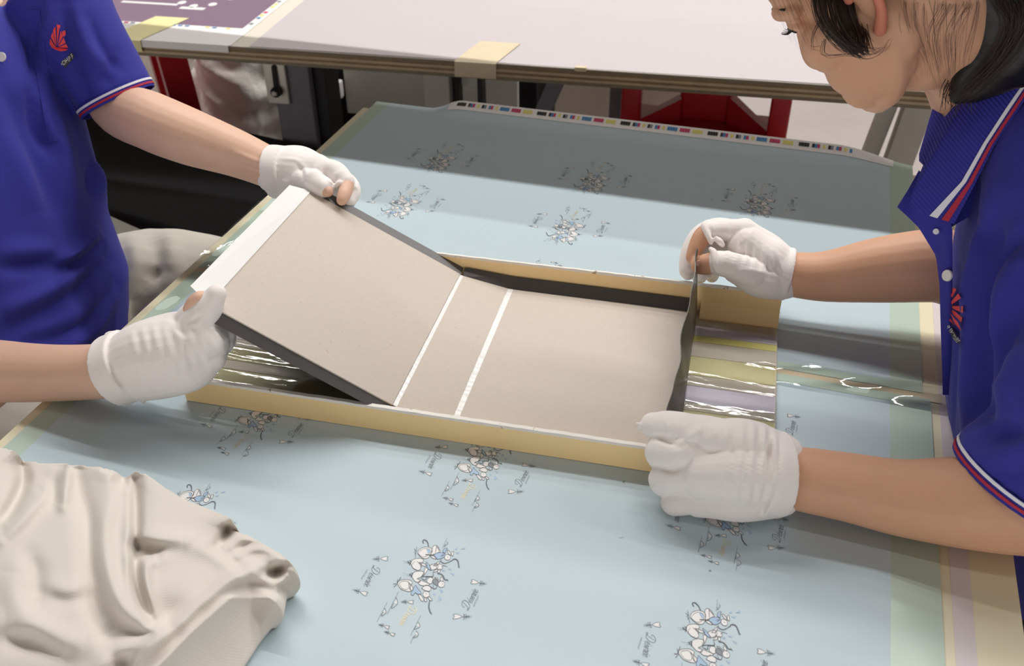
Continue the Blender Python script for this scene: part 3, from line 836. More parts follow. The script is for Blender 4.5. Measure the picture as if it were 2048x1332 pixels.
# cover under the boards
panel('cover_sheet', [lidp(LS, 0, .001, -.0030), lidp(-.002, 0, .001, -.0030), lidp(-.002, 1, .001, -.0030), lidp(LS, 1, .001, -.0030)], .0006, 'wrap')
sp_in = [h1[1] + [0, 0, -.001], TR(.3062, .2802, BZ - .0005)]
ribbon('cover_edge', sp_in, [TR(.2425, .2925, .0325), TR(.3062, .2930, BZ + .011)])
ribbon('cover_edge', [TR(.3062, .2802, BZ - .001), TR(.538, .2802, BZ - .002)], [TR(.3062, .2930, BZ + .011), TR(.538, .2930, BZ + .010)])
ribbon('cover_edge', [h1[0] + [0, 0, -.0015], TR(.3062, .0098, BZ - .001)], [TR(.2425, .0062, .0262), TR(.3062, .0062, BZ + .001)])
panel('cover_sheet', [TR(.3035, .008, BZ - .0024), TR(.541, .008, BZ - .0034), TR(.541, .281, BZ - .0034), TR(.3035, .281, BZ - .0024)], .0006, 'wrap')
panel('cover_sheet', [h1[0] + [-.004, 0, -.0026], TR(.3035, .010, BZ - .0020), TR(.3035, .280, BZ - .0020), h1[1] + [-.004, 0, -.0026]], .0006, 'wrap')
# white glue lines in the two hinge gaps
def glue_line(a0, a1, b0_, b1_):
    mb = MB(); n = 70; r_ = np.random.RandomState(4); hs_ = .0010 + .0005 * r_.rand(n + 1)
    for k in range(n):
        u, v = k / n, (k + 1) / n
        q = [a0 + (b0_ - a0) * u, a1 + (b1_ - a1) * u, a1 + (b1_ - a1) * v, a0 + (b0_ - a0) * v]
        h = hs_[k:k + 2]
        mb.hexa(q + [q[0] + [0, 0, h[0]], q[1] + [0, 0, h[0]], q[2] + [0, 0, h[1]], q[3] + [0, 0, h[1]]])
    return mb.obj('glue_line', M['glue'], bx)
glue_line(lidp(.0, 0, -.001, -.002), h1[0] + [0, 0, -.0012], lidp(.0, 1, -.001, -.002), h1[1] + [0, 0, -.0012])
glue_line(s0[1] + [0, 0, -.0015], b0[0] + [0, 0, -.0012], s0[2] + [0, 0, -.0015], b0[3] + [0, 0, -.0012])
# standing closing flap of dark cover paper, slightly wavy
FT = D(1383, 512, 1.185)
def flapfn(u, v):
    t_ = .002 + .281 * u
    h = (.030 + .052 * sst(.30, 1.0, u)) * v
    lean = -.012 * v * (1 - u) - .003 * v + .0016 * math.sin(17 * u + 1.2) * v + .0010 * math.sin(31 * u) * v
    return tuple(TR(.5415 + lean - .004 * u * v, t_ + .012 * v * u, .0155 + h))
V, F = sheet(flapfn, 40, 10, .0010)
obj('closing_flap', V, F, M['flapface'], bx, True)
# ------------------------------------------------------------------ people
def remesh(parts, voxel, smooth=4, name='tmp'):
    """one continuous surface around overlapping closed solids"""
    V = []; F = []
    for v, f in parts:
        n = len(V); V += [tuple(map(float, p)) for p in v]; F += [tuple(i + n for i in q) for q in f]
    me = bpy.data.meshes.new(name); me.from_pydata(V, [], F); me.update()
    o = bpy.data.objects.new(name, me); COL.objects.link(o)
    m = o.modifiers.new('r', 'REMESH'); m.mode = 'VOXEL'; m.voxel_size = voxel; m.adaptivity = 0
    if smooth:
        s = o.modifiers.new('s', 'SMOOTH'); s.factor = .5; s.iterations = smooth
    dg = bpy.context.evaluated_depsgraph_get(); dg.update()
    r = bpy.data.meshes.new_from_object(o.evaluated_get(dg))
    bpy.data.objects.remove(o); bpy.data.meshes.remove(me)
    n = len(r.vertices); co = np.empty(n * 3); r.vertices.foreach_get('co', co); co = co.reshape(-1, 3)
    fs = [tuple(p.vertices) for p in r.polygons]
    bpy.data.meshes.remove(r)
    return co, fs
def normals(co, fs):
    q = np.array([f if len(f) == 4 else (f[0], f[1], f[2], f[2]) for f in fs])
    n = np.cross(co[q[:, 2]] - co[q[:, 0]], co[q[:, 3]] - co[q[:, 1]])
    N = np.zeros_like(co)
    for k in range(4): np.add.at(N, q[:, k], n)
    return N / (np.linalg.norm(N, axis=1)[:, None] + 1e-12)
ORG = Vector((0, 0, CAM_H))
def caster(co, fs):
    b = BVHTree.FromPolygons([tuple(c) for c in co], fs)
    def hit(px, py):
        v = D(px, py, 1.0) - np.array(ORG); l = np.linalg.norm(v)
        loc, no, i, d = b.ray_cast(ORG, Vector(v / l))
        return (None, None) if loc is None else (np.array(loc), np.array(no))
    return hit
def densify(P, step=6):
    P = np.array(P, float); out = []
    Q, _ = catmull(np.c_[P, np.zeros(len(P))], np.zeros(len(P)), 8) if len(P) > 2 else (np.c_[P, np.zeros(len(P))], 0)
    Q = Q[:, :2]
    for a, b in zip(Q[:-1], Q[1:]):
        n = max(1, int(np.linalg.norm(b - a) / step))
        for k in range(n): out.append(a + (b - a) * k / n)
    out.append(Q[-1]); return out
def creases(co, fs, lines):
    """cloth folds: each line is (points as seen from the front, height, width)"""
    hit = caster(co, fs); N = normals(co, fs); d_ = np.zeros(len(co))
    for P, amp, w in lines:
        H = [hit(*p)[0] for p in densify(P)]
        H = np.array([h for h in H if h is not None])
        if not len(H): continue
        lo, hi = H.min(0) - 3 * w, H.max(0) + 3 * w
        idx = np.where(((co > lo) & (co < hi)).all(1))[0]
        k = np.linspace(0, 1, len(H)); prof = np.sin(np.pi * np.clip(k, .03, .97)) ** .5
        for s in range(0, len(idx), 20000):
            ii = idx[s:s + 20000]
            dist = np.linalg.norm(co[ii][:, None] - H[None], axis=2)
            j = dist.argmin(1); dm = dist[np.arange(len(ii)), j]
            d_[ii] += amp * prof[j] * np.exp(-(dm / w) ** 2)
    return co + N * d_[:, None]
def ch(*pts, n=22, sub=5):
    """tapered round limb through (px, py, depth, radius) or (xyz, radius)"""
    P = []; R = []
    for p in pts:
        if len(p) == 4: P.append(D(*p[:3])); R.append(p[3])
        else: P.append(np.array(p[0], float)); R.append(p[1])
    return tube(P, R, n, True, sub)
def blob(c, rad, fr=None, n=14):
    """ellipsoid; fr: 3x3 rows = axes"""
    c = np.array(c, float); A = np.eye(3) if fr is None else np.array(fr)
    V = []; F = []; m = 9
    for i in range(m + 1):
        t = math.pi * (i + .02) / (m + .04)
        for k in range(n):
            a = 2 * math.pi * k / n
            l = np.array([math.sin(t) * math.cos(a) * rad[0], math.sin(t) * math.sin(a) * rad[1], math.cos(t) * rad[2]])
            V.append(c + l @ A)
    for i in range(m):
        for k in range(n):
            F.append((i * n + k, (i + 1) * n + k, (i + 1) * n + (k + 1) % n, i * n + (k + 1) % n))
    F.append(tuple(range(n))); F.append(tuple(m * n + k for k in range(n))[::-1])
    return V, F
def ringloft(rs, n=40, ang=0.0, p=2.4):
    """rs: (z, cx, cy, half depth x, half width y[, tilt])"""
    R = []
    for r in rs:
        z, cx, cy, hd, hw = r[:5]; t = r[5] if len(r) > 5 else 0.0
        ring = []
        for k in range(n):
            a = 2 * math.pi * k / n; c, s = math.cos(a), math.sin(a)
            x = hd * abs(c) ** (2 / p) * (1 if c > 0 else -1); y = hw * abs(s) ** (2 / p) * (1 if s > 0 else -1)
            X = x * math.cos(ang) - y * math.sin(ang); Y = x * math.sin(ang) + y * math.cos(ang)
            ring.append((cx + X, cy + Y, z + t * x))
        R.append(ring)
    return loft(R)
class Face:
    """head frame: f forward, u up, s to the wearer's left, o between the ears"""
    def __init__(s, o, f, u, k=1.0):
        s.o = np.array(o, float); f = np.array(f, float); s.f = f / np.linalg.norm(f)
        u = np.array(u, float); u = u - s.f * (u @ s.f); s.u = u / np.linalg.norm(u)
        s.s = np.cross(s.u, s.f); s.k = k
    def __call__(s, ss, f, u): return s.o + s.k * (s.s * ss + s.f * f + s.u * u)
    def axes(s): return np.array([s.s, s.f, s.u])
    def blob(s, c, r): return blob(s(*c), np.array(r) * s.k, s.axes())
    def tube(s, pts, n=10, sub=3): return tube([s(*p[:3]) for p in pts], [p[3] * s.k for p in pts], n, True, sub)
    def solids(h):
        P = [h.blob((0, -.012, .045), (.072, .092, .085)), h.blob((0, .030, .0), (.060, .058, .075)),
             h.blob((0, .040, -.045), (.048, .045, .055)), h.blob((0, .072, -.090), (.022, .019, .019)),
             h.blob((0, .050, .055), (.060, .046, .045)),
             h.blob((0, .066, -.058), (.032, .030, .024))]
        for q in (-1, 1):
            P += [h.blob((q * .036, .052, -.022), (.028, .034, .030)), h.blob((q * .046, .054, -.016), (.026, .030, .030)), h.blob((q * .036, .056, -.050), (.026, .028, .030)), h.blob((q * .042, .034, -.048), (.025, .046, .044)), h.blob((q * .050, .012, -.030), (.021, .040, .044)), h.blob((q * .028, .060, -.072), (.022, .026, .024)),
                  h.tube([(q * .014, .0815, .017, .0050), (q * .031, .0835, .0195, .0055), (q * .049, .070, .015, .0050)]),
                  h.tube([(q * .060, .004, -.010, .012), (q * .055, .006, -.055, .013), (q * .040, .035, -.085, .014), (q * .012, .068, -.095, .014)]),
                  h.tube([(q * .012, .088, .033, .008), (q * .035, .084, .036, .009), (q * .052, .064, .030, .008)])]
        P += [h.tube([(0, .084, .022, .009), (0, .094, .000, .009), (0, .101, -.022, .011), (0, .099, -.030, .011)]),
              h.tube([(-.013, .092, -.031, .007), (0, .098, -.031, .008), (.013, .092, -.031, .007)]),
              h.tube([(-.022, .084, -.058, .005), (-.006, .0945, -.055, .0062), (.006, .0945, -.055, .0062), (.022, .084, -.058, .005)]),
              h.tube([(-.019, .084, -.067, .005), (0, .0925, -.068, .007), (.019, .084, -.067, .005)])]
        for q in (-1, 1):   # ears: rim, bowl, lobe
            P += [h.blob((q * .071, -.010, .002), (.006, .013, .024)),
                  h.tube([(q * .071, .006, .012, .004), (q * .078, -.002, .028, .0042), (q * .082, -.016, .028, .0042), (q * .083, -.024, .012, .004), (q * .079, -.018, -.010, .0042), (q * .073, -.004, -.026, .0058)])]
        return P
    def eyes(h, root):
        for q in (-1, 1):
            mb = MB(); mb.add(*h.blob((q * .031, .0665, .009), (.0130, .0120, .0105)))
            o = mb.obj('eye', M['eyewhite'], root, True)
            mb = MB(); mb.add(*h.blob((q * .031, .0745, .006), (.006, .0048, .006))); mb.obj('iris', M['iris'], o, True)
            mb = MB(); mb.add(*h.tube([(q * .016, .0862, .012, .0016), (q * .031, .0885, .0175, .0018), (q * .047, .0765, .013, .0016)]))
            for k in range(7):
                a = k / 6; x = .018 + .028 * a
                mb.add(*h.tube([(q * x, .0875 - .010 * a * a, .0155, .0005), (q * (x + .001), .0945 - .010 * a * a, .0150, .0004), (q * (x + .002), .0985 - .010 * a * a, .0185, .0002)], 5, 2))
            mb.obj('eyelash', M['hair'], root, True)
            mb = MB(); mb.add(*h.tube([(q * .014, .0905, .035, .0022), (q * .034, .0875, .042, .0026), (q * .054, .0685, .037, .0014)], 8)); mb.obj('eyebrow', M['hair'], root, True)
        mb = MB()
        mb.add(*h.tube([(-.020, .0885, -.0575, .0022), (-.005, .0992, -.0545, .0032), (.005, .0992, -.0545, .0032), (.020, .0885, -.0575, .0022)], 8))
        mb.add(*h.tube([(-.017, .0885, -.0660, .0022), (0, .0985, -.0675, .0036), (.017, .0885, -.0660, .0022)], 8))
        mb.obj('lips', M['lip'], root, True)

def make_hand(chains, wrist_to):
    """chains: dict of (px, py, depth, radius) lists; returns solids"""
    return [ch(*c) for c in chains]
def mesh_part(name, cf, mat, root, smooth=True):
    return obj(name, cf[0], cf[1], mat, root, smooth)
def band(P0, P1, r0, r1, name, mat, parent, n=36, th=.0016):
    """short sleeve band between two points of a limb"""
    P0 = np.array(P0); P1 = np.array(P1)
    v, f = tube([P0, P1], [r0, r1], n, False); v2, f2 = tube([P0, P1], [r0 - th, r1 - th], n, False)
    m = len(v); F = [q[::-1] for q in f] + [tuple(i + m for i in q) for q in f2]
    F = [tuple(q) for q in f] + [tuple(i + m for i in q[::-1]) for q in f2]
    for k in range(n):
        a, b = k, (k + 1) % n
        F.append((b, a, a + m, b + m)); F.append((n + a, n + b, n + b + m, n + a + m))
    return obj(name, v + v2, F, mat, parent, True)
def decal(hit, P, name, mat, parent, off=.0012, mi=None, th=.0006):
    """flat embroidery or print laid on cloth: P = list of outlines seen from the front"""
    V = []; F = []
    for poly in P:
        n = len(V)
        H = [hit(*p) for p in poly]
        if any(h[0] is None for h in H): continue
        c = np.mean([h[1] for h in H], axis=0); c /= np.linalg.norm(c)
        if c @ (np.mean([h[0] for h in H], axis=0) - np.array(ORG)) > 0: c = -c
        V += [h[0] + c * off for h in H]
        a = np.cross(V[n + 1] - V[n], V[n + 2] - V[n]) if len(poly) > 2 else c
        f = tuple(range(n, n + len(poly)))
        F.append(f if a @ c > 0 else f[::-1])
    return obj(name, V, F, mat, parent) if V else None
def decal_text(hit, body_, a, b, up, name, mat, parent, off=.0022):
    v, f, asp = text_mesh(body_, .01)
    a = np.array(a, float); b = np.array(b, float); up = np.array(up, float)
    polys = []
    for q in f:
        polys.append([tuple(a + (b - a) * v[i][0] + up * v[i][1]) for i in q])
    return decal(hit, polys, name, mat, parent, off)
def strandset(mb, paths, r, n, jit, seed, taper=.3):
    """many thin hairs that follow a bundle of guide paths"""
    r_ = np.random.RandomState(seed)
    for P in paths:
        P = np.array(P, float)
        for k in range(n):
            o = r_.normal(size=(1, 3)) * jit; w = r_.normal(size=P.shape) * jit * .35
            rr = np.linspace(1, taper, len(P)) * r * r_.uniform(.6, 1.2)
            mb.add(*tube(P + o * np.linspace(.6, 1.4, len(P))[:, None] + w, rr, 5, True, 4, caps_round=False))

# =================================================================== worker standing at the right-hand end
R_ROOT = empty('person', (.45, .90, FZ), 'worker with black tied-back hair, blue polo, looking down at the closing flap between gloved hands', 'person')
px2w = lambda x, y, z: x * CAM_R - y * CAM_U + z * CAM_F
hr = Face((.0526, 1.0148, .4278), (-.671, .247, -.699), (-.697, .112, .708), 1.0)
NECK_R = D(1985, 215, 1.03)
armA = [(1572, 548, 1.187, .0270), (1650, 553, 1.175, .0305), (1760, 540, 1.155, .0390), (1870, 531, 1.14, .0430), (1969, 535, 1.13, .0430)]
shA = ((.275, 1.09, .205), .040)
armB = [(1552, 950, .942, .0240), (1585, 955, .938, .0300), (1700, 975, .925, .0328), (1800, 995, .915, .0360), (1900, 1003, .905, .0412), (2000, 1010, .895, .0440), (2085, 1012, .888, .0455), (2170, 1010, .885, .044)]
shB = ((.315, .80, .225), .058)
handA = dict(
    palm=[[(1572, 548, 1.187, .027), (1530, 522, 1.187, .031), (1495, 490, 1.187, .024)], [(1566, 560, 1.185, .024), (1515, 558, 1.178, .022), (1470, 543, 1.17, .014)],
          [(1565, 535, 1.19, .024), (1525, 500, 1.192, .024), (1488, 462, 1.19, .016)], [(1560, 545, 1.20, .022), (1510, 510, 1.21, .022), (1480, 480, 1.212, .015)]],
    index=[(1490, 463, 1.188, .0150), (1445, 460, 1.192, .0130), (1417, 463, 1.192, .0124)], index_tip=[(1420, 463, 1.192, .0115), (1404, 474, 1.192, .0115), (1391, 499, 1.190, .0100), (1384, 514, 1.188, .0080)],
    thumb=[(1505, 548, 1.168, .0180), (1465, 532, 1.162, .0160), (1436, 526, 1.165, .0150)], thumb_tip=[(1440, 526, 1.165, .0125), (1412, 529, 1.172, .0130), (1399, 531, 1.178, .0110)],
    rest=[[(1488, 470, 1.208, .0140), (1438, 456, 1.216, .0130), (1400, 470, 1.220, .0120), (1379, 505, 1.216, .0110), (1373, 538, 1.212, .0095), (1376, 547, 1.210, .0085)],
          [(1500, 490, 1.222, .0140), (1440, 484, 1.234, .0120), (1405, 505, 1.232, .0110), (1395, 542, 1.222, .0105), (1400, 553, 1.216, .0090)],
          [(1515, 510, 1.226, .0130), (1462, 512, 1.238, .0105), (1432, 535, 1.236, .0095), (1424, 552, 1.228, .0085)]])
handB = dict(
    palm=[[(1560, 915, .94, .024), (1485, 893, .932, .027), (1418, 880, .932, .021)], [(1555, 985, .94, .024), (1475, 992, .936, .025), (1398, 1000, .944, .017)],
          [(1560, 950, .94, .030), (1485, 945, .928, .033), (1410, 945, .931, .027)]],
    index=[(1425, 880, .932, .0190), (1368, 862, .936, .0178), (1326, 854, .946, .0160), (1306, 850, .952, .0125)], index_tip=[(1330, 852, .955, .0105), (1312, 845, .962, .0095), (1303, 841, .966, .0080)],
    thumb=[(1490, 885, .950, .0180), (1420, 860, .968, .0140), (1372, 850, .976, .0120)], thumb_tip=[(1400, 853, .972, .0100), (1365, 850, .978, .0100)],
    rest=[[(1412, 906, .932, .0190), (1352, 904, .934, .0185), (1322, 903, .946, .0160), (1330, 928, .962, .0130)],
          [(1412, 950, .932, .0180), (1357, 951, .936, .0175), (1327, 960, .949, .0150), (1342, 977, .965, .0120)],
          [(1412, 990, .941, .0165), (1372, 997, .946, .0160), (1349, 1005, .956, .0138), (1364, 1012, .965, .0110)]])
def scaled(c, k): return [tuple(p[:3]) + (p[3] * k,) for p in c]
def hand_solids(h, k=.86):
    P = [ch(*scaled(c, k)) for c in h['palm'] + h['rest']]
    P += [ch(*(scaled(h['index'], k) + h['index_tip'][1:])), ch(*(scaled(h['thumb'], k) + h['thumb_tip'][1:]))]
    return P
def glove_solids(h, cuff):
    P = [ch(*c) for c in h['palm'] + h['rest']]
    v = ch(*h['index']); P.append(v); P.append(ch(*h['thumb'])); P.append(tube([D(*c[:3]) for c in cuff], [c[3] for c in cuff], 40, True, 4, caps_round=False))
    return P
torso_in_R = ringloft([(-.12, .41, .88, .09, .13), (.05, .35, .92, .09, .14), (.16, .32, .945, .085, .145), (.22, .29, .96, .06, .10), (.25, .265, .975, .05, .06)])
body_R = hr.solids() + [ch(*armA, shA, ((.29, 1.0, .19), .03)), ch(*armB, shB, ((.31, .90, .18), .03)), torso_in_R,
    tube([hr(0, -.022, .0), hr(0, -.028, -.05), NECK_R * .55 + hr(0, -.03, -.06) * .45, NECK_R, np.array([.28, .96, .21])], [.050, .050, .050, .054, .06], 18, True, 3),
    tube([hr(0, .040, -.075), hr(0, .010, -.085), hr(0, -.015, -.075)], [.026, .034, .04], 14, True, 3)]
body_R += hand_solids(handA) + hand_solids(handB, .76)
co, fs = remesh(body_R, .0023, 5)
hitB = caster(co, fs)
bodyR = obj('body', co, fs, M['skinR'], R_ROOT, True)
hr.eyes(R_ROOT)
# ear colour is warmer than the face: a thin inner shell on the near ear
mb = MB(); mb.add(*hr.tube([(.0735, .004, .012, .0046), (.0805, -.003, .028, .0048), (.0845, -.016, .0285, .0048), (.0855, -.024, .012, .0046), (.0815, -.018, -.010, .0048), (.0755, -.004, -.026, .0064)], 10, 4))
mb.obj('ear_rim', M['ear'], R_ROOT, True)
# thumb nail of the far hand
nc = D(1399, 527, 1.165); mb = MB(); mb.add(*blob(nc, (.0058, .0045, .0012), np.array([CAM_R, CAM_U * .9 - CAM_F * .2, -CAM_F])))
mb.obj('thumb_nail', M['nail'], R_ROOT, True)

# gloves
cuffA = [(1545, 535, 1.187, .0300), (1562, 545, 1.187, .0315), (1578, 549, 1.186, .0325)]
co, fs = remesh(glove_solids(handA, cuffA) + [
    ch((1414, 444, 1.190, .0030), (1408, 452, 1.186, .0042), (1416, 470, 1.180, .0038), (1422, 485, 1.178, .0030)),
    ch((1421, 498, 1.162, .0028), (1428, 505, 1.156, .0040), (1430, 525, 1.152, .0040), (1434, 540, 1.156, .0036)),
    ch((1432, 478, 1.176, .0030), (1440, 484, 1.174, .0040), (1445, 490, 1.176, .0030)),
    ch((1580, 575, 1.17, .004), (1590, 556, 1.17, .0030), (1582, 530, 1.172, .004))], .0013, 3)
fA = [([(1470 + 14 * k, 450 + 9 * k), (1462 + 16 * k, 480 + 8 * k), (1450 + 19 * k, 530 + 4 * k)], .0016, .0042) for k in range(0, 7)]
fA += [([(1464 + 14 * k, 455 + 9 * k), (1456 + 16 * k, 485 + 8 * k), (1446 + 19 * k, 530 + 4 * k)], -.0012, .0034) for k in range(1, 7)]
fA += [([(1424 + 6 * k, 450), (1428 + 6 * k, 465), (1426 + 6 * k, 480)], .0012, .0022) for k in range(0, 6)]
fA += [([(1440 + 7 * k, 505), (1443 + 7 * k, 525), (1440 + 8 * k, 545)], .0012, .0024) for k in range(0, 5)]
fA += [([(1455, 552), (1490, 540), (1540, 548), (1580, 560)], .0014, .003)]
co = creases(co, fs, fA)
mesh_part('glove', (co, fs), M['glove'], R_ROOT)
cuffB = [(1520, 945, .936, .0430), (1545, 947, .937, .0415), (1567, 948, .938, .0405)]
ridge = [tube([D(x_ - 8 + 10 * math.cos(a) * 0, 945, .937) + .0415 * (math.cos(a) * np.cross(CAM_R, CAM_F) + math.sin(a) * CAM_F) for a in np.linspace(0, 6.0, 20)], [.003] * 20, 6) for x_ in ()]
co, fs = remesh(glove_solids(handB, cuffB) + [
    ch((1306, 848, .950, .0050), (1290, 850, .950, .0036), (1280, 853, .950, .0022), (1275, 858, .951, .0014)),
    ch((1284, 850, .950, .0018), (1274, 846, .950, .0014)),
    tube([D(1566 - 10 * max(0, math.sin(a)) * 0 - 8 * (1 - math.cos(a)) / 2 * 1.6, 948 - 66 * math.cos(a), .938 - .036 * math.sin(a)) for a in np.linspace(-.4, 3.5, 24)], [.0028] * 24, 8)], .0013, 3)
fB = []
for x0, x1, amp in ((1452, 1444, .0012), (1481, 1470, .0016), (1503, 1494, .0022), (1525, 1514, .0022), (1546, 1534, .0020)):
    fB.append(([(x0 + 4, 848), (x0 + 3, 880), (x0, 930), (x1, 1020)], amp, .0038))
    fB.append(([(x0 + 15, 850), (x0 + 14, 882), (x0 + 11, 930), (x1 + 10, 1020)], -amp * .9, .0034))
fB += [([(1408, 852), (1385, 870), (1360, 888), (1345, 900)], .0022, .0045), ([(1352, 888), (1330, 880), (1312, 874)], -.0040, .0030),
       ([(1420, 850), (1430, 865), (1424, 880)], .0018, .004), ([(1445, 850), (1452, 870), (1446, 885)], .0016, .004),
       ([(1405, 862), (1370, 890), (1340, 930), (1336, 940)], .0016, .005), ([(1390, 950), (1372, 975), (1350, 985), (1335, 985)], .0020, .0045),
       ([(1345, 890), (1360, 895), (1375, 885)], -.0018, .003), ([(1318, 932), (1335, 940), (1352, 938), (1364, 930)], -.0036, .0030), ([(1322, 984), (1340, 985), (1358, 982), (1372, 974)], -.0036, .0030), ([(1360, 985), (1380, 970), (1395, 945)], -.0014, .004),
       ([(1330, 842), (1338, 856), (1334, 870)], .0012, .003), ([(1345, 840), (1352, 856), (1348, 876)], .0010, .003), ([(1362, 842), (1368, 860), (1364, 876)], .0010, .003)]
co = creases(co, fs, fB)
mesh_part('glove', (co, fs), M['glove'], R_ROOT)

# polo shirt
slB = [np.array([.315, .80, .225]), np.array([.285, .785, .150]), D(2038, 960, .900)]
slA = [np.array([.265, 1.11, .225]), np.array([.262, 1.10, .17]), np.array([.255, 1.085, .135])]
polo = [ringloft([(-.22, .425, .87, .115, .165), (-.06, .405, .885, .125, .170), (-.012, .395, .895, .130, .172), (.010, .330, .912, .128, .172), (.06, .318, .925, .126, .176), (.12, .305, .94, .124, .178),
                  (.17, .292, .955, .116, .180), (.215, .275, .968, .100, .170), (.25, .26, .98, .080, .125), (.272, .245, .99, .068, .082)], 48, .06),
        tube(slB, [.078, .072, .062], 24, True, 4, caps_round=False), tube(slA, [.072, .062, .055], 20, True, 4, caps_round=False),
        tube([np.array([.315, .80, .225]), np.array([.30, .90, .255]), np.array([.285, 1.0, .262])], [.072, .062, .06], 20, True, 4), tube([D(2085, 420, .92), D(2095, 300, .945), D(2090, 190, .985)], [.055, .058, .045], 20, True, 4),
        blob((.315, .815, .222), (.072, .07, .05)), blob((.268, 1.09, .215), (.066, .07, .05))]
co, fs = remesh(polo, .0045, 6)
co = creases(co, fs, [
    ([(2010, 420), (1982, 500), (1963, 590), (1958, 700), (1966, 800), (1978, 850)], -.020, .015),
    ([(2048, 470), (2005, 500), (1974, 534)], -.010, .007), ([(2048, 452), (2005, 480), (1980, 508)], .005, .008),
    ([(1932, 560), (1942, 640), (1938, 760), (1930, 880)], .010, .016), ([(1985, 600), (1986, 700), (1992, 800)], .008, .012),
    ([(1995, 640), (2015, 560), (2046, 500)], .009, .016), ([(1985, 740), (2020, 650), (2048, 595)], -.011, .013), ([(2000, 800), (2030, 720), (2048, 680)], .008, .014),
    ([(1900, 480), (1915, 560), (1910, 700), (1905, 850)], -.005, .009),
    ([(1985, 855), (2010, 872), (2046, 868)], -.014, .010), ([(1985, 905), (2020, 898), (2048, 882)], .008, .010), ([(1990, 940), (2020, 950), (2048, 945)], -.004, .009),
    ([(1962, 450), (1946, 520), (1930, 600)], .007, .010), ([(1990, 400), (1970, 460), (1950, 540)], -.006, .009)])
N_ = normals(co, fs); co = co + N_ * (.0016 * vnoise(co * 26, 3))[:, None]
polo_R = mesh_part('polo_shirt', (co, fs), M['polo'], R_ROOT)
hitR = caster(co, fs)
d_ = slB[2] - slB[1]; d_ /= np.linalg.norm(d_)
band(slB[2] - d_ * .004, slB[2] + d_ * .008, .0635, .0628, 'sleeve_hem', M['polorib'], polo_R)
band(slB[2] - d_ * .0035, slB[2] - d_ * .0005, .0645, .0645, 'white_stripe', M['polowhite'], polo_R)
band(slB[2] + d_ * .0022, slB[2] + d_ * .0050, .0643, .0641, 'red_stripe', M['polored'], polo_R)
# collar of the standing worker: near flap with stripes, far flap, open placket
def patch_grid(P, nu, nv, th, bulge=0.0):
    """P: rows of (px, py, depth) control points; smooth sheet through them, with thickness"""
    A = np.array([[D(*q) for q in row] for row in P])       # rows (v) x cols (u)
    def fn(u, v):
        r = v * (A.shape[0] - 1); i = min(int(r), A.shape[0] - 2); a = r - i
        c = u * (A.shape[1] - 1); j = min(int(c), A.shape[1] - 2); b = c - j
        p = (A[i, j] * (1 - b) + A[i, j + 1] * b) * (1 - a) + (A[i + 1, j] * (1 - b) + A[i + 1, j + 1] * b) * a
        return tuple(p - CAM_F * bulge * math.sin(math.pi * u) * math.sin(math.pi * v))
    V, F = sheet(fn, nu, nv, th)
    # make the outside face the camera
    n = np.cross(np.array(V[1]) - np.array(V[0]), np.array(V[nu + 1]) - np.array(V[0]))
    if n @ CAM_F > 0: F = [f[::-1] for f in F]; V, F = sheet(lambda u, v: fn(1 - u, v), nu, nv, th)
    return V, F
# rows run from the front edge of the flap to the back of the neck, columns from fold to outer edge
flap = [[(1840, 345, .962), (1822, 392, .956), (1822, 412, .955), (1845, 428, .951), (1908, 448, .944)],
        [(1862, 295, .968), (1862, 318, .952), (1885, 345, .945), (1915, 362, .938), (1950, 368, .932)],
        [(1888, 236, .972), (1900, 250, .952), (1930, 272, .938), (1960, 285, .930), (1988, 292, .925)],
        [(1925, 190, .966), (1940, 195, .950), (1975, 205, .936), (2005, 215, .926), (2035, 222, .920)],
        [(1985, 130, .960), (2000, 135, .945), (2030, 140, .930), (2055, 145, .920), (2080, 150, .915)],
        [(2060, 70, .985), (2080, 78, .965), (2105, 86, .95), (2125, 94, .94), (2145, 100, .935)]]
V, F = patch_grid(flap, 24, 30, .0028)
collar = obj('collar', V, F, M['polorib'], R_ROOT, True)
def along(u0, u1, dz):
    """stripe along the outer edge of the flap, u measured across the flap"""
    A = np.array([[D(*q) for q in row] for row in flap])
    def fn(u, v):
        r = v * (A.shape[0] - 1); i = min(int(r), A.shape[0] - 2); a = r - i
        c = (u0 + (u1 - u0) * u) * (A.shape[1] - 1); j = min(int(c), A.shape[1] - 2); b = c - j
        return tuple((A[i, j] * (1 - b) + A[i, j + 1] * b) * (1 - a) + (A[i + 1, j] * (1 - b) + A[i + 1, j + 1] * b) * a - CAM_F * dz)
    return fn
for u0, u1, nm, m in ((.800, .862, 'white_stripe', 'polowhite'), (.895, .950, 'red_stripe', 'polored')):
    f_ = along(u0, u1, .0016)
    V, F = sheet(f_, 3, 30, .0008)
    n = np.cross(np.array(V[1]) - np.array(V[0]), np.array(V[4]) - np.array(V[0]))
    if n @ CAM_F > 0: V, F = sheet(lambda u, v: f_(1 - u, v), 3, 30, .0008)
    obj(nm, V, F, M[m], collar, True)
V, F = patch_grid([[(1866, 214, 1.02), (1852, 260, 1.015), (1838, 308, 1.01)], [(1878, 225, 1.005), (1862, 275, 1.0), (1838, 322, .995)], [(1896, 240, .985), (1876, 290, .98), (1848, 332, .975)]], 10, 10, .0025)
obj('collar_far_side', V, F, M['polorib'], R_ROOT, True)
# inner stand of the collar, closing the gap between neck and flap
V, F = patch_grid([[(1846, 340, .985), (1856, 350, .990), (1880, 470, .985)], [(1890, 245, 1.0), (1915, 300, 1.0), (1925, 440, .985)], [(1940, 195, 1.0), (1990, 260, .99), (2000, 400, .97)], [(2010, 120, .985), (2060, 200, .97), (2080, 340, .95)]], 8, 12, .002)
obj('collar_stand', V, F, M['polo'], R_ROOT, True)
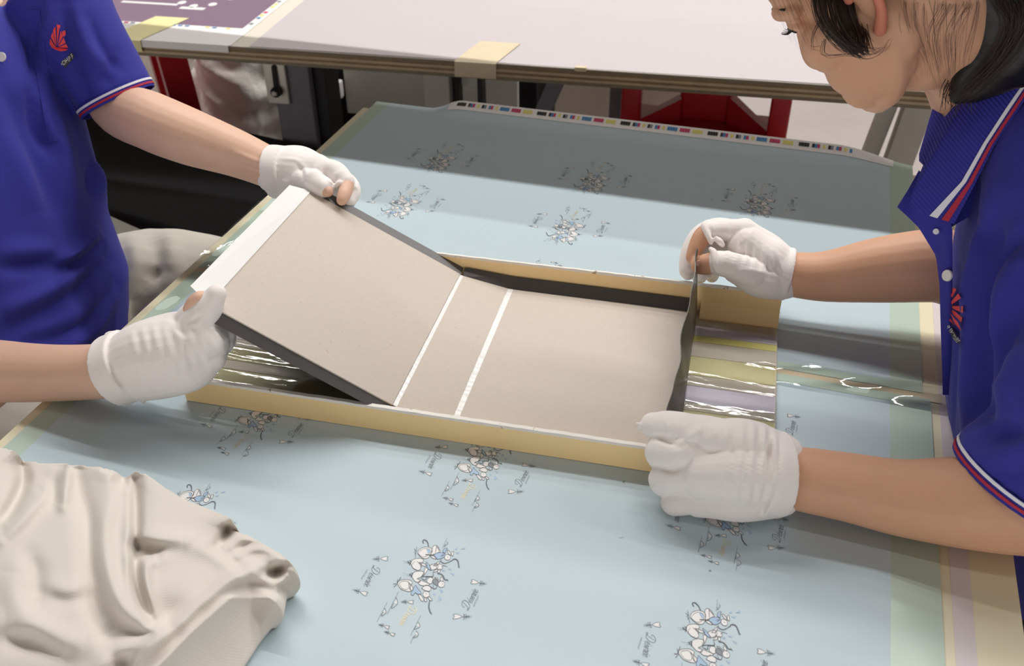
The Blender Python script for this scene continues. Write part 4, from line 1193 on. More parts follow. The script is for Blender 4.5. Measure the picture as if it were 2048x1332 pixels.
# open placket hanging forward
V, F = patch_grid([[(1838, 340, .985), (1818, 376, .985), (1796, 414, .985)], [(1870, 385, .975), (1850, 420, .98), (1838, 456, .99)], [(1905, 450, .965), (1885, 470, .975), (1872, 512, .995)], [(1905, 560, .985), (1895, 565, .990), (1879, 570, 1.0)], [(1903, 650, 1.0), (1893, 650, 1.003), (1881, 650, 1.008)], [(1905, 790, 1.035), (1896, 790, 1.035), (1886, 790, 1.035)]], 10, 26, .0022, .004)
plk = obj('placket', V, F, M['polo'], R_ROOT, True)
def disc(c, r, nrm, name, mat, parent, th=.0018):
    n = np.array(nrm, float); n /= np.linalg.norm(n)
    v, f = tube([np.array(c) - n * th * .5, np.array(c) + n * th * .5], [r, r * .92], 18, True, 1, caps_round=False)
    return obj(name, v, f, mat, parent, True)
disc(D(1894, 551, .978), .0060, -CAM_F * .45 - CAM_R * .9, 'button', M['button'], plk)
disc(D(1872, 463, .972), .0030, -CAM_F * .6 - CAM_R * .5, 'buttonhole_thread', M['polowhite'], plk)
# chest emblem: red fan over a dark lettered patch
def fan(c, rx, ry, a0, a1, n, rot, gap=.32, inner=.12):
    out = []; cr_, sr_ = math.cos(rot), math.sin(rot)
    for k in range(n):
        t0 = a0 + (a1 - a0) * (k + gap * .5) / n; t1 = a0 + (a1 - a0) * (k + 1 - gap * .5) / n
        tm = (t0 + t1) / 2
        pts = [(inner * math.cos(tm), inner * math.sin(tm))] + [(math.cos(t), math.sin(t)) for t in (t0, (t0 + t1) / 2, t1)]
        out.append([(c[0] + rx * x * cr_ - ry * y * sr_, c[1] + rx * x * sr_ + ry * y * cr_) for x, y in pts])
    return out
emb = [[(1902, 622), (1901, 600), (1906, 583), (1914, 576), (1920, 578), (1914, 596)], [(1907, 604), (1918, 577), (1923, 580), (1912, 600)],
       [(1906, 611), (1926, 588), (1932, 597), (1910, 612)], [(1905, 613), (1935, 613), (1935, 627), (1918, 620)], [(1908, 617), (1920, 624), (1934, 636), (1932, 645), (1918, 632)],
       [(1905, 617), (1912, 630), (1926, 645), (1932, 662), (1920, 648)], [(1903, 622), (1908, 634), (1916, 645), (1920, 652), (1909, 642)]]
decal(hitR, emb, 'chest_emblem', M['logored'], polo_R, .0050)
decal(hitR, [[(1897, 637), (1903, 640), (1918, 664), (1928, 682), (1926, 688), (1918, 682), (1902, 658), (1896, 645)]], 'logo_patch', M['patch'], polo_R, .0042)
decal_text(hitR, '\u2022DHP FACTORY', (1898, 647), (1925, 687), (5, -6), 'logo_lettering', M['inkwhite'], polo_R, .0056)

# hair: cap, roll along the neck, tail over the collar, loose locks
hairp = [hr.blob((0, -.022, .056), (.080, .098, .092)), hr.blob((0, .016, .085), (.070, .076, .058)), hr.blob((0, -.070, .020), (.060, .050, .062)),
         hr.tube([(0, -.10, .03, .045), (.02, -.125, -.01, .04), (.03, -.13, -.06, .035)])]
for q in (-1, 1):
    hairp.append(hr.tube([(q * .045, .070, .075, .022), (q * .068, .030, .062, .020), (q * .074, -.010, .050, .018), (q * .068, -.045, .022, .022)]))
tail = [(1930, -40, .90, .030), (1990, 30, .905, .030), (1985, 90, .915, .028), (1960, 130, .925, .022), (1932, 165, .930, .016), (1916, 196, .934, .007)]
tail2 = [(2060, -30, .90, .045), (2060, 50, .90, .042), (2030, 105, .905, .030), (1990, 150, .915, .020), (1945, 185, .926, .010)]
tail3 = [(2130, 0, .93, .05), (2110, 70, .92, .045), (2080, 120, .91, .03), (2040, 150, .91, .012)]
hairp += [hr.tube([(.066, -.030, .030, .018), (.060, -.055, .010, .022), (.048, -.085, -.012, .026), (.03, -.11, -.03, .03)]), hr.tube([(-.066, -.030, .030, .018), (-.060, -.055, .010, .022), (-.048, -.085, -.012, .026)])]
hairp += [ch(*tail), ch(*tail2), ch(*tail3)]
co, fs = remesh(hairp, .003, 4)
N_ = normals(co, fs); co = co + N_ * (.0012 * vnoise(co * 90, 5))[:, None]
hair_R = mesh_part('hair', (co, fs), M['hair'], R_ROOT)
hitH = caster(co, fs)
mb = MB()
lock = [[(1640 + dx, -40, .885 + .002 * k), (1648 + dx, 20, .878 + .002 * k), (1665 + dx * .9, 62, .876 + .002 * k), (1690 + dx * .6, 92, .878), (1715 + dx * .3, 104, .882)] for k, dx in enumerate(range(-14, 72, 7))]
strandset(mb, [[D(*q) for q in P] for P in lock], .0006, 18, .0018, 11)
strandset(mb, [[D(1690, 90, .878), D(1730, 108, .876), D(1765, 100, .880), D(1780, 80, .885)], [D(1648, 80, .88), D(1648, 112, .878), D(1690, 110, .876), D(1740, 112, .876), D(1775, 94, .882)],
               [D(1700, 60, .878), D(1715, 92, .876), D(1770, 94, .88)], [D(1640, 40, .885), D(1628, 70, .885), D(1626, 96, .885), D(1640, 98, .882)]], .0003, 4, .0016, 12)
strandset(mb, [[D(1750, -20, .888), D(1757, 10, .884), D(1760, 28, .886)], [D(1765, -20, .888), D(1764, 10, .886), D(1762, 26, .888)], [D(1757, -20, .886), D(1758, 8, .884)]], .0012, 12, .002, 13)
def onskin(P, off=.0012):
    out = []
    for x, y in P:
        h, n = hitB(x, y)
        if h is not None: out.append(h - CAM_F * off)
    return out
wisps = [onskin([(1806 + 21 * k, 4), (1812 + 19 * k, 50), (1838 + 13 * k, 112), (1852 + 9 * k, 150 + 9 * (k % 4))]) for k in range(8)]
strandset(mb, [w_ for w_ in wisps if len(w_) > 2], .00013, 7, .0022, 14)
wisps = [onskin([(1880 + 12 * k, 10), (1850 + 12 * k, 70), (1862 + 9 * k, 130), (1885 + 4 * k, 185)]) for k in range(6)]
strandset(mb, [w_ for w_ in wisps if len(w_) > 2], .00013, 7, .0022, 18)
strandset(mb, [[D(1545 + 8 * k, -10, .93), D(1565 + 8 * k, 40, .92), D(1585 + 9 * k, 85 + 10 * (k % 3), .915)] for k in range(9)], .00012, 2, .002, 15)
strandset(mb, [[D(1960, 90, .925), D(1930, 130, .932), D(1905, 175, .938), D(1903, 205, .94)], [D(1980, 60, .92), D(1925, 115, .93), D(1908, 160, .936)], [D(1990, 140, .915), D(1940, 180, .925), D(1925, 210, .93)]], .0007, 34, .0040, 16)
def onhair(P, off=.0006):
    out = []
    for x, y in P:
        h, n = hitH(x, y)
        if h is not None: out.append(h - CAM_F * off)
    return out
hp = [onhair([(1995 + 9 * k, 4), (2012 + 7 * k, 40), (2004 + 5 * k, 85), (1978 + 4 * k, 125), (1945 + 3 * k, 165), (1922 + 2 * k, 190)]) for k in range(0, 9)]
strandset(mb, [w_ for w_ in hp if len(w_) > 2], .00045, 14, .0030, 21)
lk = mb.obj('hair_strands', M['hairstrand'], R_ROOT, True); lk['kind'] = 'stuff'
# trousers and shoes (mostly out of sight behind the table)
co, fs = remesh([ringloft([(-.30, .43, .87, .12, .165), (-.2, .425, .87, .12, .165), (-.10, .41, .88, .115, .16)], 30), ch(((.44, .95, -.26), .085), ((.45, .96, -.45), .065), ((.47, .96, -.70), .048)),
                 ch(((.44, .79, -.26), .085), ((.46, .77, -.45), .065), ((.48, .76, -.70), .048))], .006, 3)
mesh_part('trousers', (co, fs), M['blacktrouser'], R_ROOT)
for y in (.96, .76):
    co, fs = remesh([ch(((.50, y, -.715), .034), ((.42, y, -.715), .034), ((.34, y, -.722), .026))], .004, 3)
    mesh_part('shoe', (co, fs), M['black'], R_ROOT)

# =================================================================== worker sitting at the other end
L_ROOT = empty('person', (-1.05, .95, FZ), 'worker in blue polo and grey trousers seated behind the raised lid, gripping it', 'person')
armC = [(545, 338, 1.295, .0270), (470, 306, 1.300, .0315), (380, 274, 1.318, .0380), (300, 242, 1.350, .0405), (230, 208, 1.388, .0375), (172, 110, 1.372, .0270)]
shL = (D(112, 0, 1.36), .036)
armDm = [(228, 742, 1.060, .0300), (110, 746, 1.090, .0318), (0, 742, 1.120, .0360), (-110, 728, 1.150, .0420)]
shRr = ((-1.085, .815, .235), .040)
handC = dict(
    palm=[[(545, 338, 1.295, .027), (590, 343, 1.286, .031), (632, 342, 1.276, .023)], [(550, 350, 1.292, .025), (590, 362, 1.280, .024), (618, 366, 1.268, .018)], [(555, 330, 1.30, .024), (600, 328, 1.292, .024), (640, 338, 1.282, .018)]],
    index=[(638, 340, 1.276, .0165), (670, 345, 1.270, .0150), (690, 364, 1.262, .0130)], index_tip=[(689, 362, 1.262, .0098), (692, 376, 1.254, .0094), (688, 390, 1.245, .0088), (684, 400, 1.241, .0076)],
    thumb=[(586, 356, 1.276, .0160), (624, 364, 1.257, .0160), (646, 374, 1.250, .0140)], thumb_tip=[(640, 371, 1.250, .0094), (649, 377, 1.247, .0090), (655, 383, 1.244, .0078)],
    rest=[[(640, 345, 1.290, .016), (688, 362, 1.285, .0135), (703, 382, 1.274, .0125), (697, 402, 1.264, .0100)], [(632, 355, 1.300, .015), (680, 380, 1.296, .0120), (694, 402, 1.282, .0105)],
          [(620, 368, 1.305, .014), (660, 395, 1.302, .0105), (678, 412, 1.292, .0095)]])
handD = dict(
    palm=[[(228, 740, 1.060, .031), (300, 712, 1.046, .039), (370, 697, 1.032, .037), (405, 682, 1.024, .028)], [(240, 750, 1.058, .029), (310, 742, 1.046, .031), (382, 733, 1.032, .026), (420, 712, 1.027, .018)],
          [(300, 690, 1.05, .028), (350, 668, 1.04, .024), (385, 660, 1.03, .020)]],
    index=[(352, 662, 1.040, .0150), (372, 642, 1.026, .0130), (381, 628, 1.020, .0120)], index_tip=[(381, 628, 1.019, .0105), (394, 606, 1.008, .0105), (401, 598, 1.004, .0090)],
    thumb=[(380, 672, 1.024, .0200), (404, 634, 1.014, .0175), (420, 608, 1.008, .0150), (433, 588, 1.003, .0105)], thumb_tip=[(404, 634, 1.014, .012), (430, 592, 1.004, .008)],
    rest=[[(410, 680, 1.030, .0190), (440, 664, 1.036, .0160), (449, 645, 1.046, .0125), (440, 625, 1.062, .0100)], [(410, 695, 1.036, .0180), (443, 682, 1.044, .0150), (450, 660, 1.060, .0110)],
          [(405, 715, 1.040, .0170), (432, 700, 1.052, .0130), (440, 680, 1.068, .0105)]])
hl = Face((-1.045, .975, .47), (.82, -.05, -.57), (.57, 0, .82), 1.0)
NECK_L = np.array([-1.085, .978, .34])
torso_in_L = ringloft([(-.2, -1.02, .90, .09, .14), (.0, -1.04, .93, .085, .13), (.15, -1.085, .96, .07, .11), (.24, -1.10, .972, .055, .10), (.29, -1.10, .978, .045, .06)])
body_L = hl.solids() + [ch(*armC, shL, ((-1.10, 1.02, .21), .03)), ch(*armDm, shRr, ((-1.09, .92, .20), .03)), torso_in_L,
    tube([hl(0, -.02, 0), hl(0, -.025, -.06), NECK_L, np.array([-1.09, .975, .26])], [.05, .052, .054, .062], 18, True, 3), tube([hl(0, .040, -.075), hl(0, .010, -.085), hl(0, -.015, -.075)], [.026, .034, .04], 14, True, 3)]
body_L += hand_solids(handC) + hand_solids(handD)
co, fs = remesh(body_L, .0023, 5)
co = creases(co, fs, [([(470, 305), (510, 322), (545, 335)], .0022, .004), ([(465, 328), (505, 338), (535, 345)], .0018, .004), ([(205, 700), (212, 730), (206, 760)], -.0012, .003), ([(195, 702), (200, 735), (196, 770)], -.0010, .003)])
obj('body', co, fs, M['skinL'], L_ROOT, True)
hl.eyes(L_ROOT)
co, fs = remesh([hl.blob((0, -.022, .056), (.080, .098, .092)), hl.blob((0, .016, .085), (.070, .076, .058)), hl.blob((0, -.070, .010), (.062, .050, .075)), hl.blob((0, -.11, .03), (.035, .035, .035))], .004, 4)
mesh_part('hair', (co, fs), M['hair'], L_ROOT)
# gloves
cuffC = [(572, 342, 1.288, .0330), (560, 343, 1.290, .0345), (546, 344, 1.293, .0355)]
co, fs = remesh(glove_solids(handC, cuffC) + [ch((690, 378, 1.262, .0035), (704, 374, 1.262, .0045), (712, 376, 1.264, .0025)), ch((672, 372, 1.252, .003), (680, 366, 1.250, .0038), (692, 372, 1.254, .0035)),
                 ch((640, 382, 1.240, .003), (648, 368, 1.242, .0035), (660, 366, 1.244, .003))], .0015, 3)
co = creases(co, fs, [([(594, 325), (605, 345), (602, 366)], -.0022, .0035), ([(600, 326), (612, 344), (609, 366)], .0018, .0035), ([(640, 330), (625, 345), (612, 350)], .0020, .005),
                      ([(655, 335), (650, 355), (656, 366)], -.0016, .004), ([(690, 340), (672, 350), (662, 362)], .0012, .004), ([(566, 318), (590, 320), (600, 330)], .0012, .003), ([(560, 360), (575, 372), (580, 385)], .0016, .005)])
mesh_part('glove', (co, fs), M['glove'], L_ROOT)
cuffD = [(262, 728, 1.053, .0400), (244, 736, 1.056, .0395), (231, 741, 1.059, .0400)]
co, fs = remesh(glove_solids(handD, cuffD) + [ch((214, 680, 1.07, .004), (218, 672, 1.066, .005), (232, 668, 1.062, .004)),
    tube([D(230 - 12 * math.cos(a) + 0, 740 - 63 * math.cos(a), 1.058 - .037 * math.sin(a)) + CAM_R * (.012 - .012 * math.cos(a)) for a in np.linspace(-.3, 3.4, 24)], [.0026] * 24, 8)], .0015, 3)
fD = [([(262 + 22 * k, 662 - 6 * k), (272 + 22 * k, 700 - 3 * k), (290 + 22 * k, 780 - 7 * k)], .0013, .0045) for k in range(7)]
fD += [([(273 + 22 * k, 662 - 6 * k), (283 + 22 * k, 700 - 3 * k), (300 + 22 * k, 780 - 7 * k)], -.0010, .0045) for k in range(7)]
fD += [([(345, 632), (360, 650), (372, 670)], -.0016, .0035), ([(335, 640), (350, 665), (375, 685)], .0018, .004), ([(385, 650), (405, 655), (422, 680), (432, 705)], .0022, .004), ([(395, 650), (415, 662), (428, 690)], -.0016, .003),
       ([(372, 648), (390, 638), (402, 628)], -.0018, .003), ([(436, 655), (428, 668), (436, 680)], -.0016, .0035)]
co = creases(co, fs, fD)
mesh_part('glove', (co, fs), M['glove'], L_ROOT)
# polo shirt
slC = [D(104, -20, 1.350), D(166, 82, 1.362), D(232, 196, 1.384)]
slD = [np.array([-1.07, .80, .25]), np.array([-1.02, .76, .17]), np.array([-.985, .735, .10])]
polo = [ringloft([(-.36, -1.03, .86, .12, .15), (-.24, -1.02, .865, .125, .155), (-.13, -1.02, .885, .127, .160), (-.07, -1.02, .90, .127, .168), (.0, -1.04, .925, .116, .160), (.07, -1.06, .948, .115, .168), (.15, -1.078, .962, .114, .174),
                  (.215, -1.088, .972, .106, .172), (.26, -1.094, .976, .090, .140), (.295, -1.098, .978, .072, .095), (.318, -1.098, .978, .064, .072)], 48, 0),
        tube(slC, [.070, .061, .0535], 24, True, 4, caps_round=False), tube(slD, [.075, .068, .060], 24, True, 4, caps_round=False), blob(D(108, 0, 1.37), (.066, .066, .05)), blob((-1.075, .83, .245), (.07, .07, .05))]
co, fs = remesh(polo, .0045, 6)
co = creases(co, fs, [
    ([(0, 668), (90, 622), (150, 584), (212, 515)], -.014, .014), ([(0, 632), (90, 590), (150, 552), (205, 490)], .011, .015), ([(108, 530), (150, 502), (192, 465)], .015, .009), ([(116, 544), (160, 524), (200, 488)], -.013, .008),
    ([(0, 534), (60, 532), (122, 526)], -.012, .010), ([(0, 505), (70, 500), (120, 500)], .006, .012), ([(30, 690), (130, 672), (190, 636), (232, 570)], -.014, .012), ([(130, 695), (190, 655), (228, 600)], .010, .010),
    ([(186, 320), (200, 376), (236, 420)], .012, .016), ([(192, 300), (180, 350), (185, 400)], -.008, .012), ([(100, 210), (130, 300), (150, 420)], .010, .018), ([(77, 196), (92, 250), (114, 290)], .010, .007), ([(62, 190), (80, 255), (104, 306)], -.016, .011),
    ([(0, 160), (50, 250), (100, 380), (130, 450)], -.010, .016), ([(0, 250), (40, 330), (70, 430)], .008, .018), ([(128, 10), (142, 80), (158, 150), (186, 228)], -.012, .010), ([(150, 30), (172, 90), (218, 140)], .010, .012), ([(232, 105), (215, 150), (198, 170)], -.008, .008),
    ([(75, 0), (68, 80), (66, 160)], -.010, .010), ([(180, 40), (205, 100), (240, 140)], -.007, .008), ([(90, 10), (88, 100), (96, 190)], .006, .010)])
N_ = normals(co, fs); co = co + N_ * (.0020 * vnoise(co * 24, 9))[:, None]
polo_L = mesh_part('polo_shirt', (co, fs), M['polo'], L_ROOT)
hitL = caster(co, fs)
d_ = slC[2] - slC[1]; d_ /= np.linalg.norm(d_)
band(slC[2] - d_ * .006, slC[2] + d_ * .007, .0560, .0550, 'sleeve_hem', M['polorib'], polo_L)
band(slC[2] - d_ * .0045, slC[2] - d_ * .0015, .0570, .0567, 'white_stripe', M['polowhite'], polo_L)
band(slC[2] + d_ * .0010, slC[2] + d_ * .0038, .0565, .0563, 'red_stripe', M['polored'], polo_L)
# emblem
cx_, cy_ = 118, 96
fanL = []
tips = [((101, 88), (102, 76)), ((103, 73), (107, 63)), ((107, 60), (112, 53)), ((114, 51), (119, 58)), ((121, 62), (126, 72)), ((127, 75), (131, 86)), ((132, 88), (136, 96))]
for a, b in tips: fanL.append([(115 + .12 * (a[0] - 115), 95 + .1 * (a[1] - 95)), a, b])
fanL += [[(99, 84), (104, 94), (112, 99), (122, 102), (132, 101), (137, 98), (128, 96), (115, 94), (106, 92)], [(113, 49), (121, 51), (119, 58), (115, 55)], [(122, 64), (129, 61), (130, 70), (126, 74)]]
decal(hitL, fanL, 'chest_emblem', M['logored'], polo_L, .0028)
decal(hitL, [[(122, 124), (143, 104), (150, 113), (130, 136)]], 'logo_patch', M['patch'], polo_L, .0022)
decal_text(hitL, '\u2022DHP F', (127, 132), (146, 115), (-4, -8), 'logo_lettering', M['inkwhite'], polo_L, .0034)
# placket and button
def drape(hit, P, nu, nv, off, th):
    P = np.array(P, float)
    def fn(u, v):
        q = (P[0] * (1 - u) + P[1] * u) * (1 - v) + (P[3] * (1 - u) + P[2] * u) * v
        h, n = hit(*q)
        if h is None: return None
        return h - CAM_F * off
    pts = [[fn(i / nu, j / nv) for i in range(nu + 1)] for j in range(nv + 1)]
    if any(p is None for r in pts for p in r): return None
    A = np.array(pts)
    f2 = lambda u, v: tuple(A[int(round(v * nv)), int(round(u * nu))])
    V, F = sheet(f2, nu, nv, th)
    n = np.cross(np.array(V[1]) - np.array(V[0]), np.array(V[nu + 1]) - np.array(V[0]))
    if n @ CAM_F > 0: V, F = sheet(lambda u, v: f2(1 - u, v), nu, nv, th)
    return V, F
r_ = drape(hitL, [(52, 20), (80, 20), (118, 282), (98, 286)], 4, 20, .0016, .0018)
if r_: plL = obj('placket', *r_, M['polo'], L_ROOT, True)
h_, n_ = hitL(4, 115)
if h_ is not None: disc(h_ - CAM_F * .003, .0066, -CAM_F, 'button', M['button'], polo_L)
# trousers
co, fs = remesh([ringloft([(-.32, -1.02, .90, .13, .18), (-.24, -1.02, .90, .13, .18), (-.12, -1.02, .905, .115, .165)], 30),
                 ch(((-1.02, 1.035, -.17), .095), ((-.90, 1.095, -.140), .086), ((-.62, 1.09, -.17), .072), ((-.60, 1.09, -.30), .062), ((-.64, 1.09, -.68), .050)),
                 ch(((-1.0, .80, -.20), .095), ((-.85, .78, -.19), .088), ((-.62, .77, -.19), .072), ((-.60, .77, -.30), .062), ((-.64, .77, -.68), .050))], .0055, 3)
co = creases(co, fs, [([(255, 470), (275, 520), (262, 600)], .008, .014), ([(300, 450), (310, 520), (280, 600)], -.008, .014), ([(340, 470), (350, 540)], .006, .014), ([(250, 560), (230, 640)], .006, .012), ([(290, 560), (320, 540)], -.006, .012)])
mesh_part('trousers', (co, fs), M['trouser'], L_ROOT)
for y in (1.09, .77):
    co, fs = remesh([ch(((-.68, y, -.715), .034), ((-.60, y, -.715), .034), ((-.50, y, -.722), .026))], .004, 3)
    mesh_part('shoe', (co, fs), M['black'], L_ROOT)
# ------------------------------------------------------------------ heap of white cloth on the near corner of the worktable
OUT = [(-170, 885, .060), (-60, 888, .060), (0, 893, .058), (24, 899, .056), (37, 908, .046), (46, 922, .034), (90, 925, .040), (130, 925, .042), (138, 928, .052), (200, 933, .056), (232, 942, .050), (247, 955, .040), (258, 950, .050), (270, 943, .058), (292, 947, .058), (330, 975, .056),
       (370, 999, .054), (420, 1018, .052), (462, 1036, .050), (467, 1048, .046), (462, 1058, .034), (500, 1072, .036), (532, 1090, .038), (562, 1108, .040), (584, 1127, .040), (588, 1143, .034), (580, 1160, .026), (563, 1176, .020), (561, 1186, .016),
       (545, 1215, .012), (520, 1258, .009), (495, 1300, .008), (470, 1338, .008), (440, 1390, .008), (380, 1450, .008), (150, 1480, .02), (-170, 1470, .04)]
PO = np.array([o[:2] for o in OUT], float); ZO = np.array([o[2] for o in OUT])
def inside(P):
    x, y = P[:, 0], P[:, 1]; r = np.zeros(len(P), bool)
    for i in range(len(PO)):
        a, b = PO[i - 1], PO[i]
        c = ((a[1] > y) != (b[1] > y)) & (x < (b[0] - a[0]) * (y - a[1]) / (b[1] - a[1] + 1e-9) + a[0])
        r ^= c
    return r
def seg(P, L_):
    """distance to a polyline and position along it"""
    best = np.full(len(P), 1e9); pos = np.zeros(len(P)); side = np.zeros(len(P)); n = len(L_) - 1
    for i in range(n):
        a, b = np.array(L_[i], float), np.array(L_[i + 1], float); d = b - a
        t = np.clip(((P - a) @ d) / (d @ d), 0, 1); q = P - a - t[:, None] * d
        l = np.linalg.norm(q, axis=1); m = l < best
        best[m] = l[m]; pos[m] = ((i + t) / n)[m]; side[m] = (d[0] * q[:, 1] - d[1] * q[:, 0])[m]
    return best, pos, side
def smooth_line(L_):
    Q, _ = catmull(np.c_[np.array(L_, float), np.zeros(len(L_))], np.zeros(len(L_)), 5); return Q[:, :2]
FOLDS = [  # points, height, width (in picture units), height step to the right of the line
    ([(566, 1183), (540, 1163), (507, 1147), (478, 1155), (452, 1170), (405, 1210), (362, 1248), (320, 1287), (270, 1335), (230, 1380)], .018, 13),
    ([(556, 1196), (500, 1190), (460, 1205), (410, 1250), (370, 1290), (330, 1345)], -.008, 16),
    ([(217, 940), (222, 1000), (205, 1055), (207, 1110), (222, 1165), (248, 1215), (285, 1248), (308, 1262), (290, 1282), (245, 1300), (205, 1330), (180, 1360)], .016, 15),
    ([(271, 948), (271, 1020), (271, 1100), (274, 1160), (290, 1215), (306, 1243)], -.020, 8),
    ([(262, 955), (262, 1040), (258, 1120), (262, 1180), (285, 1228)], .008, 9),
    ([(150, 930), (162, 990), (182, 1060), (186, 1130), (192, 1210), (215, 1260)], -.013, 16),
    ([(137, 930), (130, 975), (125, 1012)], .012, 9), ([(120, 935), (112, 980), (108, 1010)], -.006, 10),
    ([(44, 928), (46, 965), (28, 1010), (0, 1050)], -.022, 10), ([(0, 1078), (40, 1040), (70, 1005), (92, 985)], .012, 12), ([(60, 985), (90, 960), (110, 990)], -.006, 14),
    ([(270, 1093), (290, 1100), (312, 1104)], -.022, 11), ([(318, 1112), (292, 1128), (288, 1165), (300, 1215), (312, 1250)], .012, 11),
    ([(290, 1078), (330, 1076), (370, 1078)], .010, 11), ([(380, 1090), (430, 1105), (480, 1135)], .007, 14), ([(425, 1095), (460, 1118), (498, 1148)], -.007, 8),
    ([(466, 1050), (452, 1068), (436, 1090)], -.014, 7), ([(470, 1062), (510, 1083), (545, 1104), (580, 1130)], .007, 12), ([(462, 1105), (500, 1088), (530, 1090)], -.008, 6), ([(470, 1130), (510, 1110), (545, 1108)], -.005, 7),
    ([(528, 1147), (550, 1146), (574, 1130)], -.020, 8), ([(561, 1178), (566, 1160), (580, 1146)], .006, 8),
    ([(370, 1250), (400, 1290), (420, 1335)], .006, 14), ([(410, 1225), (430, 1262), (440, 1290)], -.005, 12), ([(420, 1290), (450, 1280), (500, 1250)], -.003, 10),
    ([(60, 1110), (75, 1150), (72, 1200)], -.006, 14), ([(30, 1140), (25, 1190), (60, 1240)], .007, 18), ([(0, 1245), (60, 1250), (120, 1280), (180, 1290)], .010, 22), ([(0, 1275), (70, 1285), (130, 1310)], -.008, 16),
    ([(100, 1170), (130, 1180), (170, 1172)], .005, 14), ([(90, 1190), (130, 1200), (175, 1195)], -.004, 12), ([(230, 1315), (245, 1330), (255, 1350)], -.010, 12), ([(345, 1185), (380, 1200), (400, 1225)], .004, 22)]
step = 3.4
gx = np.arange(-172, 594, step); gy = np.arange(884, 1484, step)
GX, GY = np.meshgrid(gx, gy); P = np.c_[GX.ravel(), GY.ravel()]
# snap grid points that lie near the outline onto it, keep those inside
dist, pos, _ = seg(P, np.vstack([PO, PO[:1]]))
ins = inside(P)
edge = np.vstack([PO, PO[:1]])
def snap(p):
    b = None
    for i in range(len(edge) - 1):
        a, c = edge[i], edge[i + 1]; d = c - a; t = min(1, max(0, ((p - a) @ d) / (d @ d))); q = a + t * d
        l = np.linalg.norm(p - q)
        if b is None or l < b[0]: b = (l, q)
    return b[1]
near = dist < step * .72
for i in np.where(near)[0]: P[i] = snap(P[i])
keep = ins | near
n_ = len(PO); pz = np.interp(np.clip(seg(P, edge)[1] * n_, 0, n_), np.arange(n_ + 1), np.r_[ZO, ZO[:1]])
d2 = seg(P, edge)[0]
Zc = pz + (.068 - pz) * (1 - np.exp(-(d2 / 95.0) ** 1.2)) * np.clip(1.15 - .0011 * np.maximum(0, P[:, 0] - 150) - .0007 * np.maximum(0, P[:, 1] - 1100), .25, 1.2)
A_ = np.where(keep, Zc, np.nan).reshape(GX.shape)
for _ in range(70):
    S = np.zeros_like(A_); Wt = np.zeros_like(A_); ok_ = ~np.isnan(A_); B_ = np.where(ok_, A_, 0)
    for dy in (-1, 0, 1):
        for dx in (-1, 0, 1):
            S += np.roll(np.roll(B_, dy, 0), dx, 1); Wt += np.roll(np.roll(ok_.astype(float), dy, 0), dx, 1)
    A_ = np.where(ok_, S / np.maximum(Wt, 1), np.nan)
Zs = np.nan_to_num(A_.ravel(), nan=.03); wq = np.clip(d2 / 30.0, 0, 1)
Zc = Zc * (1 - wq) + Zs * wq
for L_, amp, w in FOLDS:
    dd, ps, sd = seg(P, smooth_line(L_))
    w *= 1.45
    Zc += .85 * amp * np.exp(-(dd / w) ** 2) * np.sin(np.pi * np.clip(ps, .06, .94)) ** .4 * np.clip(d2 / 9.0, .25, 1)
# hem panel that falls away beyond the big roll
dd, ps, sd = seg(P, smooth_line(FOLDS[0][0]))
fall = np.where(sd < 0, 1.0, 0.0) * np.clip((P[:, 1] - 1165) / 30, 0, 1) * np.clip(dd / 26, 0, 1)
Zc = Zc * (1 - fall) + fall * np.clip(.006 + .05 * np.exp(-dd / 55.0) + .0002 * d2, .006, .06)
Zc = np.clip(Zc, .006, .12)
idx = {}; V = []
ncol = len(gx)
for i in np.where(keep)[0]:
    idx[i] = len(V); V.append(Z(P[i, 0], P[i, 1], Zc[i]))
F = []
for r in range(len(gy) - 1):
    for c in range(ncol - 1):
        q = [r * ncol + c, (r + 1) * ncol + c, (r + 1) * ncol + c + 1, r * ncol + c + 1]
        k = [idx[x] for x in q if x in idx]
        if len(k) >= 3: F.append(tuple(k))
# rim: roll the edge under and down to the table
from collections import Counter
ec = Counter()
for f in F:
    for a, b in zip(f, f[1:] + f[:1]): ec[(a, b)] += 1
bd = [(a, b) for (a, b) in ec if (b, a) not in ec]
cen = np.mean(V, axis=0); low = {}
def lowv(i):
    if i not in low:
        v = np.array(V[i]); ids = []
        h = v[2]
        for k, (dz, out) in enumerate(((.72, .004), (.35, .004), (.0, -.004))):
            d = v[:2] - cen[:2]; d /= np.linalg.norm(d)
            nv = np.array([v[0] + d[0] * out, v[1] + d[1] * out, max(.003, h * dz)])
            V.append(nv); ids.append(len(V) - 1)
        low[i] = ids
    return low[i]
for a, b in bd:
    A, B = [a] + lowv(a), [b] + lowv(b)
    for k in range(3): F.append((B[k], A[k], A[k + 1], B[k + 1]))
cl = obj('white_cloth', V, F, M['cloth'], None, True)
tag(cl, 'rumpled heap of white ribbed knit cloth on the corner of the worktable', 'cloth')
cl.modifiers.new('sub', 'SUBSURF').levels = 1
cl.modifiers['sub'].render_levels = 1

# ------------------------------------------------------------------ things standing behind and under the tables
def roundbox(name, a, b, mat, parent=None, bev=.01, fr=W):
    return MB().box(fr, a, b, bev=bev).obj(name, mat, parent, True)
